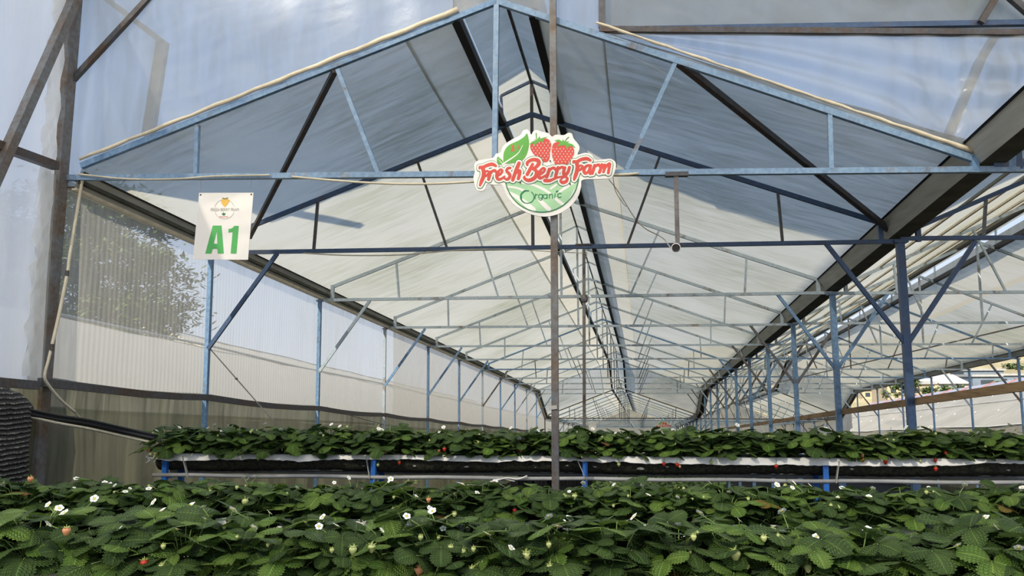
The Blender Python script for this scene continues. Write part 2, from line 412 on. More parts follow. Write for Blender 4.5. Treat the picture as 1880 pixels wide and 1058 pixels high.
# ------------------------------------------------------------------ gutters
def gutter(X, n0, n1, label, w_top, w_bot, dep, base, lip=.02, left=False):
    root = thing('roof_gutter', G(X, n0, base), label, 'gutter', 'roof gutters along the bays')
    ns = [n0 + i for i in range(int(n1 - n0) + 1)]
    if ns[-1] != n1: ns.append(n1)
    prof = [(-w_top / 2 - lip, dep), (-w_top / 2, dep), (-w_bot / 2, 0), (w_bot / 2, 0), (w_top / 2, dep), (w_top / 2 + lip, dep)]
    def strip(i0, i1, nm, mat, off=0.0, thick=.012):
        b = MB(); rows = []
        for k in ns: rows.append([G(X + prof[i][0], k, base + prof[i][1] + off) for i in range(i0, i1 + 1)])
        b.grid(rows); rows2 = [[p + Vector((0, 0, thick)) for p in r] for r in rows]; b.grid(rows2)
        return b.build(nm, mat, root)
    strip(0, 1, 'lip', M['black']); strip(1, 2, 'side_plate', M['galv']); strip(2, 3, 'trough_bottom', M['galv' if left else 'galvdark'])
    strip(3, 4, 'side_plate', M['galv' if left else 'galvdark']); strip(4, 5, 'lip', M['black'])
    if left:
        b = MB()
        for a_, c_ in zip(ns, ns[1:]): b.beam(G(X + .105, a_, base + .055), G(X + .105, c_, base + .055), .03, .035)
        b.build('rib', M['galvdark'], root)
        b = MB()
        for a_, c_ in zip(ns, ns[1:]): b.beam(G(X + .06, a_, base - .012), G(X + .06, c_, base - .012), .05, .02)
        b.build('edge_strip', M['hem'], root)
    return root
gutter(XL, 0, NT, 'long grey eaves gutter over the left wall posts, sloping towards the far end', .26, .12, .13, HTL + .02, left=True)
gutter(XR, -2.2, NT, 'big dark valley gutter between the middle and right bays, reaching over the front truss', .40, .20, .17, HTR + .03)
gutter(X2, 0, 17, 'far right eaves gutter above the open side facing the houses', .26, .14, .13, HTR + .02)

# ------------------------------------------------------------------ posts
def post(X, n, label, group, w, mats, braces, tie, bay=0, hb=1.12, ib=.80):
    p = G(X, n, tie - .02); Yb = p.y
    z0 = ground_z(X, Yb)
    root = thing('support_post', (X, Yb, z0 - .05), label, 'post', group)
    MB().beam((X, Yb, z0 - .05), p, w).build('pole', mats[0], root)
    for sg in braces:
        MB().beam(p + Vector((sg * .015, -.01, -hb)), G(X + sg * ib, n, tie - .02), .036, .045).build('knee_brace', mats[1], root)
    b = MB(); b.box(p + Vector((0, 0, 0)), w * 1.9, w * 1.5, .03); b.build('cap_plate', mats[0], root)
    return root
for n in range(1, NT):
    nm = f'{ordinal(n - 1)} blue post along the left film wall, counted from the A1 board'
    if n == 1: nm = 'blue left wall post standing directly below the A1 board'
    if n == 11: nm = 'black left wall post where the eaves gutter steps down'
    m = M['dark'] if n == 11 else M['blue'] if n % 3 else M['pale']
    post(XL, n, nm, 'posts along the left wall', .05, (m, M['navy'] if n == 1 else random.choice([M['pale'], M['blue'], M['rusty']])), (1,), HTL)
for n in range(1, NT):
    nm = f'{ordinal(n - 1)} blue post under the big valley gutter, counted from the front'
    if n == 1: nm = 'thick dark blue Y-braced post under the valley gutter, nearest to the rear trough'
    m = M['navy'] if n == 1 else M['blue']
    post(XR, n, nm, 'posts under the valley gutter', .078, (m, M['navy'] if n == 1 else random.choice([M['rusty'], M['pale'], M['blue']])), (-1, 1), HTR)
for n in range(3, 17):
    post(X2, n, f'{ordinal(n - 3)} slim blue post along the open right side, counted from the camera', 'posts along the open right side', .05, (M['blue'], M['rusty'] if n % 2 else M['pale']), (-1,), HTR, 1)

# tall corner post at the front of the left wall, with its brace
a, b = at_cross(136, -20, TY(0) - .05), at_cross(64, 870, TY(0) - .05)
d = (b - a).normalized()
pl = thing('corner_post', (b.x, b.y, 0), 'tall rusty steel corner post at the front of the left film wall', 'post')
a2 = a - d * 1.6; b2 = b + d * (b.z / abs(d.z))
MB().beam(b2, a2, .105).build('pole', M['rusty'], pl)
p1, p2 = at_x(137, 0, XL + .1), at_x(0, 308, XL + .1)
single(MB().beam(p1 + (p1 - p2) * .15, p2 + (p2 - p1) * .4, .075), 'corner_brace', M['rusty'], 'rusty diagonal brace leaning from the top of the tall corner post', 'roof brace')
p1, p2 = at_x(103, 305, XL + .06), at_x(0, 268, XL + .06)
single(MB().beam(p1, p2 + (p2 - p1) * .8, .07), 'upper_wall_rail', M['dark'], 'dark upper rail of the front wall film, meeting the tall corner post', 'wall rail')
p1, p2 = at_x(68, 708, XL + .06), at_x(0, 702, XL + .06)
single(MB().beam(p1, p2 + (p2 - p1) * 1.5, .06, .07), 'lower_wall_rail', M['dark'], 'dark lower rail above the rolled shade net, left of the corner post', 'wall rail')
# diagonal tie across the gable film
p1, p2 = at_cross(131, 150, TY(0) - .02), at_cross(268, 2, TY(0) - .02)
single(MB().beam(p1, p2 + (p2 - p1) * .6, .045), 'gable_brace', M['dark'], 'dark diagonal bar across the blue gable film beside the corner post', 'roof brace')

for q, lab in ((((190, -6), (299, 78), (272, 250)), 'faint post and beam showing through the blue gable film at the upper left'), (((1830, 60), (1800, 110), (1735, 262)), 'faint bent bar showing through the gable film above the valley gutter')):
    b = MB(); P_ = [at_cross(x, y, TY(0) + .16) for x, y in q]
    for u_, v_ in zip(P_, P_[1:]): b.beam(u_, v_, .11, .05)
    single(b, 'outer_bar', M['conduit'], lab, 'bar', 'bars outside the gable film')

# slim centre post carrying the sign
a, b = at_cross(1015, -30, TY(0) - .06), at_cross(1020, 885, TY(0) - .06)
d = (b - a).normalized(); cb = b + d * (b.z / abs(d.z))
cp = thing('centre_post', cb, 'slim worn steel centre post holding the large berry farm sign, before the rear trough', 'post')
MB().beam(cb, a - d * 1.0, .056).build('pole', M['rusty'], cp)
lb = MB(); lb.beam(at_cross(1015, 745, TY(0) - .095), at_cross(1016, 752, TY(0) - .095), .064, .01); lb.build('wire_tie', M['strap'], cp)
CPX = cb.x

# right-hand beams of the tall front hall
p1, p2 = fr(1100, 55), fr(1900, 61)
hb_ = thing('hall_beam', p1, 'dark horizontal double beam of the front hall above the right gable film', 'beam')
MB().beam(p1, p2 + (p2 - p1) * .6, .06, .05).build('lower_bar', M['dark'], hb_)
q1, q2 = fr(1100, 52), fr(1900, 38)
MB().beam(q1 + Vector((0, .04, 0)), q2 + (q2 - q1) * .6 + Vector((0, .04, 0)), .05, .045).build('upper_bar', M['navy'], hb_)
MB().beam(fr(1105, 52), fr(1105, -90), .055).build('upright', M['dark'], hb_)
MB().beam(fr(1800, 42), fr(1838, -20), .05).build('web_bar', M['dark'], hb_)
MB().beam(fr(1838, -20), fr(1895, 30), .05).build('web_bar', M['dark'], hb_)

# timber rail fixed to the posts on the right
p1, p2 = at_x(1380, 781, XR + .12), at_x(1880, 713, XR - .10)
p2 = at_cross(1690, 737, TY(1)) + Vector((-.06, -.06, 0)); dirv = (G(XR, 9, 0) - G(XR, 1, 0)).normalized()
p1 = p2 + dirv * 24; p0 = p2 - dirv * 3.6
single(MB().beam(p0, p1, .035, .075), 'timber_rail', M['wood'], 'long weathered timber rail fixed across the blue posts right of the rear trough', 'rail')
# dark rail of the left wall between clear and dirty film
RH = at_x(390, 731, XL + .03); RHh = RH.z - EYE + SL * RH.y
b = MB(); pts = []
for i in range(0, 45):
    n = i * .25 - .1 * (i == 0); pts.append(G(XL + .04, n, RHh - .03 * math.sin(PI * (n % 1)) - .10 * max(0, n - 3) / 8))
for i in range(len(pts) - 1): b.beam(pts[i], pts[i + 1], .04, .07)
single(b, 'film_rail', M['dark'], 'dark sagging rail along the left wall between clear and dirty film', 'wall rail')

# ------------------------------------------------------------------ film: roofs
def roof_sheet(bay, side, n0, n1, name, mat, H_off=.045, x_in=.33, res=6, label=None):
    xl, xr, xc = (XL, XR, XC) if bay == 0 else (XR, X2, XC2)
    rows = []; cnt = max(1, int(round((n1 - n0) * res)))
    for i in range(cnt + 1):
        n = n0 + (n1 - n0) * i / cnt; r = []
        for j in range(-1, 15):
            t = max(0, j / 14)
            X = (xl + FEET - .06) + (xc - x_in - xl - FEET + .06) * t if side < 0 else (xr - FEET + .06) + (xc + x_in - xr + FEET - .06) * t
            ph = n % 1.0
            sag = -.035 * math.sin(PI * ph) * math.sin(PI * min(1, t * 1.05)) if n > 1 else -.02 * math.sin(PI * ph)
            wv = .010 * math.sin(7.3 * X + 3 * n) * math.sin(5.1 * n + X) 
            if j < 0: r.append(G(xl + .085 if side < 0 else xr - (.17 if bay == 0 else .10), n, (HTL + .125) if (side < 0 and bay == 0) else HTR + .15)); continue
            r.append(G(X, n, roofH(X, bay) + H_off + sag + wv))
        rows.append(r)
    return struct(MB().grid(rows), name, mat, True)
roof_sheet(0, -1, 0, 10, 'ceiling_left', M['roof'], x_in=.78); roof_sheet(0, 1, 0, 10, 'ceiling_right', M['roof'], x_in=.93)
roof_sheet(0, -1, 10, NT - 1, 'ceiling_left_low', M['roof'], x_in=.78); roof_sheet(0, 1, 10, NT - 1, 'ceiling_right_low', M['roof'], x_in=.93)
roof_sheet(1, -1, -1, 10, 'ceiling_side_bay_left', M['roof'], H_off=.10); roof_sheet(1, 1, -1, 10, 'ceiling_side_bay_right', M['roof'], H_off=.10, x_in=1.28)
roof_sheet(1, -1, 10, 16, 'ceiling_side_bay_left_low', M['roof'], H_off=.10); roof_sheet(1, 1, 10, 16, 'ceiling_side_bay_right_low', M['roof'], H_off=.10, x_in=1.28)
# old film strips lapped beside the ridge vent
def lap(bay, side, x0, x1, n0, n1):
    xc = XC if bay == 0 else XC2; rows = []
    for i in range(int((n1 - n0) * 6) + 1):
        n = n0 + i / 6
        rows.append([G(xc + side * (x0 + (x1 - x0) * j / 4), n, roofH(xc + side * (x0 + (x1 - x0) * j / 4), bay) + .028 - .02 * math.sin(PI * (n % 1))) for j in range(5)])
    struct(MB().grid(rows), 'trim_' + ('1' if side < 0 else '2') + ('' if bay == 0 else '_side_bay'), M['roofold'])
lap(0, -1, .33, .80, 0, 20); lap(0, 1, .33, .95, 0, 20); lap(1, 1, .33, 1.3, 0, 16)
# ridge vents
def vent(bay, n0, n1, label, grp):
    xc = XC if bay == 0 else XC2
    root = thing('ridge_vent', G(xc, n0, HA), label, 'roof vent', grp)
    rows = []
    for i in range(int((n1 - n0) * 4) + 1):
        n = n0 + i / 4
        rows.append([G(xc + dx, n, h) for dx, h in ((-.40, HC - .18), (-.2, HC - .075), (0, HC + .03), (.2, HC - .075), (.40, HC - .18))])
    MB().grid(rows).build('vent_film', M['roof'], root, True)
    for sx in (-1, 1):
        b = MB()
        seg = [n0] + [k for k in range(int(n0) + 1, int(n1))] + [n1]
        for a, c in zip(seg, seg[1:]):
            b.beam(G(xc + sx * .34, a, roofH(xc + sx * .34, bay) + .03), G(xc + sx * .34, c, roofH(xc + sx * .34, bay) + .03), .075, .085)
        b.build('vent_rail', M['black'], root)
        rows = []
        for i in range(int((n1 - n0) * 4) + 1):
            n = n0 + i / 4
            rows.append([G(xc + sx * (.36 + .03 * (j == 0)), n, roofH(xc + sx * .36, bay) + .02 + (HC - .2 - roofH(xc + sx * .36, bay)) * j / 3) for j in range(3)])
        MB().grid(rows).build('vent_side_film', M['roofold'], root, True)
    b = MB(); seg = [n0] + [k for k in range(int(n0) + 1, int(n1))] + [n1]
    for a, c in zip(seg, seg[1:]): b.beam(G(xc, a, HC - .02), G(xc, c, HC - .02), .028)
    b.build('ridge_bar', M['dark'], root)
vent(0, 0, 10, 'raised film ridge vent with two black rails over the middle bay', 'ridge vents')
vent(0, 10, 20, 'lower far ridge vent of the middle bay beyond the roof step', 'ridge vents')
vent(1, 0, 10, 'raised ridge vent over the right bay', 'ridge vents')
vent(1, 10, 16, 'lower far ridge vent of the right bay beyond the roof step', 'ridge vents')
# purlin pipes under the right bay roof, sunlit brightness put into their cream colour
for k, t in enumerate((.16, .34, .52, .70)):
    X = XR + FEET + (XC2 - XR - FEET) * t
    b = MB(); 
    for n in range(0, 16): b.beam(G(X, n, roofH(X, 1) + .03), G(X, n + 1, roofH(X, 1) + .03), .028)
    single(b, 'purlin', M['hem'], f'{ordinal(k)} bright purlin pipe right of the valley gutter, counted upwards', 'purlin', 'purlins of the right bay')

# gable film above the front truss (closing the taller hall where the camera stands)
HALL = 2.3
def rafterT0(X):
    l, r = fr(150, 305), fr(1790, 293)
    if X <= AP.x: return l.z + (AP.z - l.z) * (X - l.x) / (AP.x - l.x)
    return AP.z + (r.z - AP.z) * (X - AP.x) / (r.x - AP.x)
def gable(x0, x1, zlo, zhi, name, mat, nx=40, nz=16, amp=.02, dy=.0, corner=None):
    rows = []
    for j in range(nz + 1):
        r = []
        for i in range(nx + 1):
            X = x0 + (x1 - x0) * i / nx; lo, hi = zlo(X), max(zlo(X) + .02, zhi(X)); t = j / nz
            y = Y0 + SK * X + dy + amp * math.sin(3.1 * X + 1.7 * j * .3) * math.sin(PI * t) + .012 * math.sin(11 * X) * (1 - t) ** 2
            z = lo + (hi - lo) * t
            if corner:
                ex, ez = X - corner[0], z - corner[1]; di = math.hypot(ex, ez)
                y += .045 * math.sin(17 * math.atan2(ez, ex) + .8 * math.sin(di * 3)) * min(1, di * 2.2) * math.exp(-di * 1.05) - .03 * max(0, math.cos(2.2 * (math.atan2(ez, ex) - .8))) * math.exp(-di * .8)
            r.append(Vector((X, y, z)))
        rows.append(r)
    return struct(MB().grid(rows), name, mat, True)
XG = fr(1105, 52).x
beam_z = lambda X: fr(1105, 55).z + (fr(1880, 61).z - fr(1105, 55).z) * (X - XG) / (fr(1880, 61).x - XG)
hall_z = lambda X: rafterT0(X) + HALL if X < XR else rafterT0(2 * XR - X) + HALL
gable(fr(108, 300).x, XG, lambda X: rafterT0(X) - .015 if X > fr(150, 305).x else rafterT0(X) - .02 - .9 * (fr(150, 305).x - X), hall_z, 'wall_gable_left', M['gable'])
low_r = lambda X: rafterT0(X) - .015 if X < XR - .2 else roofH(max(X, XR + .2), 1) + EYE - SL * (Y0 + SK * X) + .10
gable(XG, X2, lambda X: min(low_r(X), beam_z(X) - .02), lambda X: beam_z(X) - .01, 'wall_gable_right', M['gable'], nx=150, nz=40, amp=.03, corner=(XR - .25, fr(1783, 290).z))
gable(XG, X2, lambda X: beam_z(X) + .04, lambda X: hall_z(min(X, 2 * XR - XL - .1)), 'wall_gable_upper', M['roof'], nx=80, dy=.10)
# rolled hems of the film along the front rafters
b = MB(); l = fr(150, 300)
ptsl = [l.lerp(fr(842, 26), i / 30) + Vector((0, -.03, .028 + .005 * math.sin(i * 1.9))) for i in range(31)]
b.tube(ptsl, [.012 + .010 * (i / 30) + .004 * math.sin(i * .7) ** 2 for i in range(31)], 8)
single(b, 'film_hem', M['hem'], 'cream rolled film hem along the left front rafter', 'film hem', None, True)
b = MB(); ptsr = [fr(1095, 48).lerp(fr(1783, 283), i / 30) + Vector((0, -.025, .022 + .003 * math.sin(i * 2.3))) for i in range(31)]
b.tube(ptsr, [.009 + .006 * math.sin(i * .9) ** 2 + .010 * (i / 30) ** 6 for i in range(31)], 8)
single(b, 'film_hem', M['hem'], 'thin yellowed film hem along the right front rafter', 'film hem', None, True)
# hall roof over the camera
for nm, xa, xb in (('ceiling_hall_left', XL - .3, XC), ('ceiling_hall_middle', XC, XR), ('ceiling_hall_right', XR, XC2), ('ceiling_hall_far', XC2, X2 + .2)):
    rows = []
    for i in range(7):
        y = Y0 - i * 1.9
        r = []
        for j in range(9):
            X = xa + (xb - xa) * j / 8
            Xm = X if X < XR else 2 * XR - X
            r.append(Vector((X, y + SK * X, rafterT0(Xm) + HALL + SL * .3 * (Y0 - y))))
        rows.append(r)
    struct(MB().grid(rows), nm, M['hall'])

# ------------------------------------------------------------------ film: left wall
def wall_sheet(n0, n1, hlo, hhi, name, mat, x=XL - .03, amp=.003, res=24, nz=10, ground=False, wr=0.0):
    rows = []; cnt = int((n1 - n0) * res)
    for j in range(nz + 1):
        r = []
        for i in range(cnt + 1):
            n = n0 + (n1 - n0) * i / cnt
            lo = hlo(n); hi = hhi(n); H = lo + (hi - lo) * j / nz
            p = G(x, n, H)
            if ground and j == 0: p.z = ground_z(p.x, p.y) - .02
            p.x += amp * math.sin(n * 2 * PI * 5.0) * math.sin(PI * j / nz) + wr * math.sin(n * 17 + j * .9) * math.sin(n * 5.3 - j * .7)
            r.append(p)
        rows.append(r)
    return struct(MB().grid(rows), name, mat, True)
railh = lambda n: RHh - .03 * math.sin(PI * (n % 1)) - .10 * max(0, n - 3) / 8
wall_sheet(-.12, 3.2, railh, lambda n: HTL + .10, 'wall_left', M['wall'])
wall_sheet(3.2, 10, railh, lambda n: HTL + .10, 'wall_left_far', M['wallfar'], res=10)
wall_sheet(10, NT - 1, lambda n: RHh - .10, lambda n: HTL + .10, 'wall_left_low', M['wallfar'], res=6)
wall_sheet(-.12, 10.9, lambda n: -1.62, lambda n: railh(n) + .05, 'wall_left_lower', M['walldirty'], x=XL - .06, amp=.02, res=20, ground=True, wr=.02)
wall_sheet(-3.2, 0, lambda n: RHh - .02, lambda n: HTL + HALL + .25 - .0 * n, 'wall_left_front', M['wallfront'], x=XL - .05, amp=.006, res=14, wr=.008)
wall_sheet(-3.2, 0, lambda n: -1.62, lambda n: RHh, 'wall_left_front_lower', M['walldirty'], x=XL - .2, amp=.02, res=14, ground=True)
rows = []
for j in range(40):
    t = j / 39; pz = at_x(118 - 56 * t, 0 + 690 * t, XL + .0); r = []
    for i in range(6):
        wv = .02 * math.sin(j * 1.9 + i) + .012 * math.sin(j * 4.1)
        r.append(Vector((XL - .005 + .015 * math.sin(j * 1.3 + i * 2.2), pz.y - (.16 + wv) * (i / 5) + .05, pz.z)))
    rows.append(r)
struct(MB().grid(rows), 'trim_3', M['edge'])
# end wall of the greenhouse and far wall of the right bay
b = MB(); n = NT - 1
b.grid([[G(X, n, h) for X in (XL, XC, XR)] for h in (-1.6, 1.2)]); b.grid([[G(XL, n, 1.2), G(XC, n, 1.2), G(XR, n, 1.2)], [G(XL, n, HTL), G(XC, n, HA), G(XR, n, HTR)]])
struct(b, 'wall_back', M['wallfar'], False)
b = MB(); n = 16
b.grid([[G(X, n, h) for X in (XR, XC2, X2)] for h in (-1.6, HTR)]); b.grid([[G(XR, n, HTR), G(XC2, n, HTR), G(X2, n, HTR)], [G(XR, n, HTR), G(XC2, n, HA), G(X2, n, HTR)]])
struct(b, 'wall_back_side_bay', M['wallfar'], False)
wall_sheet(10.4, 16, lambda n: -1.2, lambda n: HTR + .1, 'wall_right_low', M['wallfar'], x=X2 + .03, res=8)
wall_sheet(-1, 10.4, lambda n: -1.62, lambda n: -.62, 'wall_right_lower', M['walldirty'], x=X2 + .05, res=8, ground=True)

# ------------------------------------------------------------------ ground
rows = []
ys = [-1, .5, 2, 6, 7.6, 8.2, 8.8, 9.4, 10, 12, 15, 20, 25, 30, 35, 36.6, 37.2, 38, 39, 40, 41.5, 44, 50, 60, 72]
for y in ys: rows.append([Vector((x, y, ground_z(x, y))) for x in (-5.6, -4, -2, 0, 2, 4, 7, 9, 11.2)])
struct(MB().grid(rows), 'floor', M['mat'], False)

struct(MB().grid([[Vector((x, y, -.02)) for x in (-16, -4, 8, 22)] for y in (-32, -20, -9, -1)]), 'floor_bounce', M['bounce'], False)  # unseen pale ground added to bounce warm sunlight onto front faces
# ------------------------------------------------------------------ signs
SN = Vector((SK, -1, 0)).normalized()
class SignFace:
    """flat printed layers on a board that stands in a cross plane"""
    def __init__(s, conv, yc): s.conv = conv; s.yc = yc
    def P(s, u, v, z):
        px, py = s.conv(u, v); return at_cross(px, py, s.yc) + SN * z
    def poly(s, mb, pts, z, mi=0):
        mb.quad([s.P(u, v, z) for u, v in pts], mi)
    def stroke(s, mb, pts, z, grow=0.0, sub=5, mi=0, straight=False):
        if straight: P = [Vector(p) for p in pts]
        else: P = smooth_path([Vector(p) for p in pts], sub)
        for i, p in enumerate(P):
            r = max(.5, p.z / 2 + grow)
            s.poly(mb, [(p.x + r * math.cos(2 * PI * k / 14), p.y + r * math.sin(2 * PI * k / 14)) for k in range(14)], z, mi)
            if i:
                q = P[i - 1]; rq = max(.5, q.z / 2 + grow)
                d = Vector((p.x - q.x, p.y - q.y, 0))
                if d.length < 1e-6: continue
                d.normalize(); nx, ny = -d.y, d.x
                s.poly(mb, [(q.x + nx * rq, q.y + ny * rq), (p.x + nx * r, p.y + ny * r), (p.x - nx * r, p.y - ny * r), (q.x - nx * rq, q.y - ny * rq)], z, mi)
def stroke_layer(S, strokes, layers, root, cell=4.0, straight=False):
    """prints that overlap nowhere: the union of thick strokes is cut into small cells along its outline"""
    import numpy as np
    A = []
    for st in strokes:
        P = [Vector(p) for p in st] if straight else smooth_path([Vector(p) for p in st], 5)
        for p, q in zip(P, P[1:]): A.append((p.x, p.y, p.z / 2, q.x, q.y, q.z / 2))
    A = np.array(A); g = max(l[1] for l in layers) + 12 + A[:, 2].max()
    xs = np.arange(min(A[:, 0].min(), A[:, 3].min()) - g, max(A[:, 0].max(), A[:, 3].max()) + g, cell)
    ys = np.arange(min(A[:, 1].min(), A[:, 4].min()) - g, max(A[:, 1].max(), A[:, 4].max()) + g, cell)
    GX_, GY_ = np.meshgrid(xs, ys); F = np.full(GX_.shape, 1e9)
    for x0, y0, r0, x1, y1, r1 in A:
        dx, dy = x1 - x0, y1 - y0; L2 = dx * dx + dy * dy + 1e-9
        t = np.clip(((GX_ - x0) * dx + (GY_ - y0) * dy) / L2, 0, 1)
        F = np.minimum(F, np.hypot(GX_ - x0 - t * dx, GY_ - y0 - t * dy) - (r0 + (r1 - r0) * t))
    for nm, grow, z, mat in layers:
        b = MB(); f = F - grow
        for j in range(len(ys) - 1):
            for i in range(len(xs) - 1):
                c = [(xs[i], ys[j], f[j, i]), (xs[i + 1], ys[j], f[j, i + 1]), (xs[i + 1], ys[j + 1], f[j + 1, i + 1]), (xs[i], ys[j + 1], f[j + 1, i])]
                if min(k[2] for k in c) >= 0: continue
                out = []
                for k in range(4):
                    a, d = c[k], c[(k + 1) % 4]
                    if a[2] < 0: out.append((a[0], a[1]))
                    if (a[2] < 0) != (d[2] < 0):
                        t = a[2] / (a[2] - d[2]); out.append((a[0] + (d[0] - a[0]) * t, a[1] + (d[1] - a[1]) * t))
                if len(out) > 2: S.poly(b, out[::-1], z)
        b.build(nm, mat, root)
def spline2(pts, sub=5, closed=True):
    n = len(pts); out = []
    for i in range(n if closed else n - 1):
        a, b, c, d = (Vector((*pts[(i + k - 1) % n], 0)) if closed else Vector((*pts[min(max(i + k - 1, 0), n - 1)], 0)) for k in range(4))
        for k in range(sub):
            t = k / sub
            q = .5 * ((2 * b) + (c - a) * t + (2 * a - 5 * b + 4 * c - d) * t * t + (3 * b - a - 3 * c + d) * t ** 3)
            out.append((q.x, q.y))
    if not closed: out.append(pts[-1])
    return out
FRESH = [
 [(122,472,24),(126,456,24),(155,462,34),(205,440,36),(260,428,38),(298,446,28)],
 [(155,465,44),(168,510,42),(165,560,42),(145,610,40),(128,655,26)],
 [(165,562,26),(205,545,28),(224,515,24),(202,500,20),(182,520,18)],
 [(240,510,30),(232,545,36),(220,592,34)], [(236,540,22),(262,502,28),(290,496,30),(298,512,26)],
 [(310,556,24),(345,536,26),(368,502,26),(352,484,22),(324,510,30),(308,550,36),(320,588,34),(352,588,28),(392,560,20)],
 [(452,468,28),(426,474,28),(414,502,30),(442,530,34),(450,562,34),(422,592,30),(392,582,22)],
 [(548,418,40),(518,490,40),(480,598,36)], [(492,560,24),(530,506,30),(556,500,34),(552,540,36),(540,584,34)]]
BERRY = [
 [(694,428,30),(668,480,38),(636,538,36)],
 [(636,436,28),(640,408,34),(690,380,36),(746,386,42),(762,416,44),(735,455,36),(695,478,28)],
 [(695,478,28),(732,500,38),(736,540,44),(702,585,42),(645,602,38),(605,578,30),(608,560,20)],
 [(755,548,24),(800,522,26),(826,486,26),(808,468,22),(776,500,32),(756,540,36),(770,575,36),(800,570,28),(838,545,20)],
 [(872,480,30),(862,520,36),(845,566,34)], [(868,510,22),(898,474,28),(928,468,28),(934,488,22)],
 [(966,462,30),(955,510,36),(940,560,34)], [(960,494,22),(990,466,28),(1020,460,28),(1026,482,22)],
 [(1042,465,30),(1028,510,36),(1036,545,34),(1066,520,24),(1088,474,30)],
 [(1090,462,32),(1072,520,32),(1040,558,22),(1018,575,18)],
 [(826,604,38),(880,604,34),(950,575,24),(1020,562,22),(1066,574,26),(1058,610,34),(1018,626,36),(994,606,24),(1020,570,18),(1072,512,28)]]
FARM = [
 [(1132,410,24),(1136,395,24),(1168,402,34),(1218,377,36),(1275,368,38),(1314,386,28)],
 [(1165,405,42),(1176,450,42),(1168,510,42),(1152,560,40),(1140,594,26)],
 [(1172,502,24),(1213,482,28),(1232,452,24),(1208,442,20),(1190,462,18)],
 [(1302,440,26),(1270,450,30),(1246,490,36),(1258,526,34),(1290,510,26),(1312,462,28)], [(1318,445,32),(1306,500,34),(1312,532,28)],
 [(1362,440,30),(1350,480,36),(1335,526,34)], [(1356,468,22),(1382,442,28),(1408,434,28),(1414,454,22)],
 [(1440,432,30),(1430,470,34),(1412,516,34)], [(1424,492,20),(1456,446,28),(1476,440,30),(1467,480,30),(1456,512,28)],
 [(1462,492,18),(1498,438,28),(1524,424,30),(1517,470,32),(1508,522,30)]]
OUTLINE = [(70,640),(55,580),(72,500),(65,430),(98,390),(160,376),(265,356),(300,312),(346,302),(380,225),(470,160),(560,112),(592,62),(635,52),(662,76),(680,108),
 (700,72),(735,58),(800,78),(865,92),(902,128),(945,108),(1030,112),(1075,88),(1115,96),(1136,150),(1188,215),(1198,262),(1178,322),(1255,304),(1325,320),(1368,376),(1450,374),
 (1532,368),(1582,400),(1590,450),(1566,535),(1525,578),(1400,586),(1232,594),(1216,665),(1185,770),(1100,880),(980,958),(830,990),(680,966),(520,882),(420,772),(368,655),
 (285,648),(202,644),(182,690),(142,716),(95,700)]
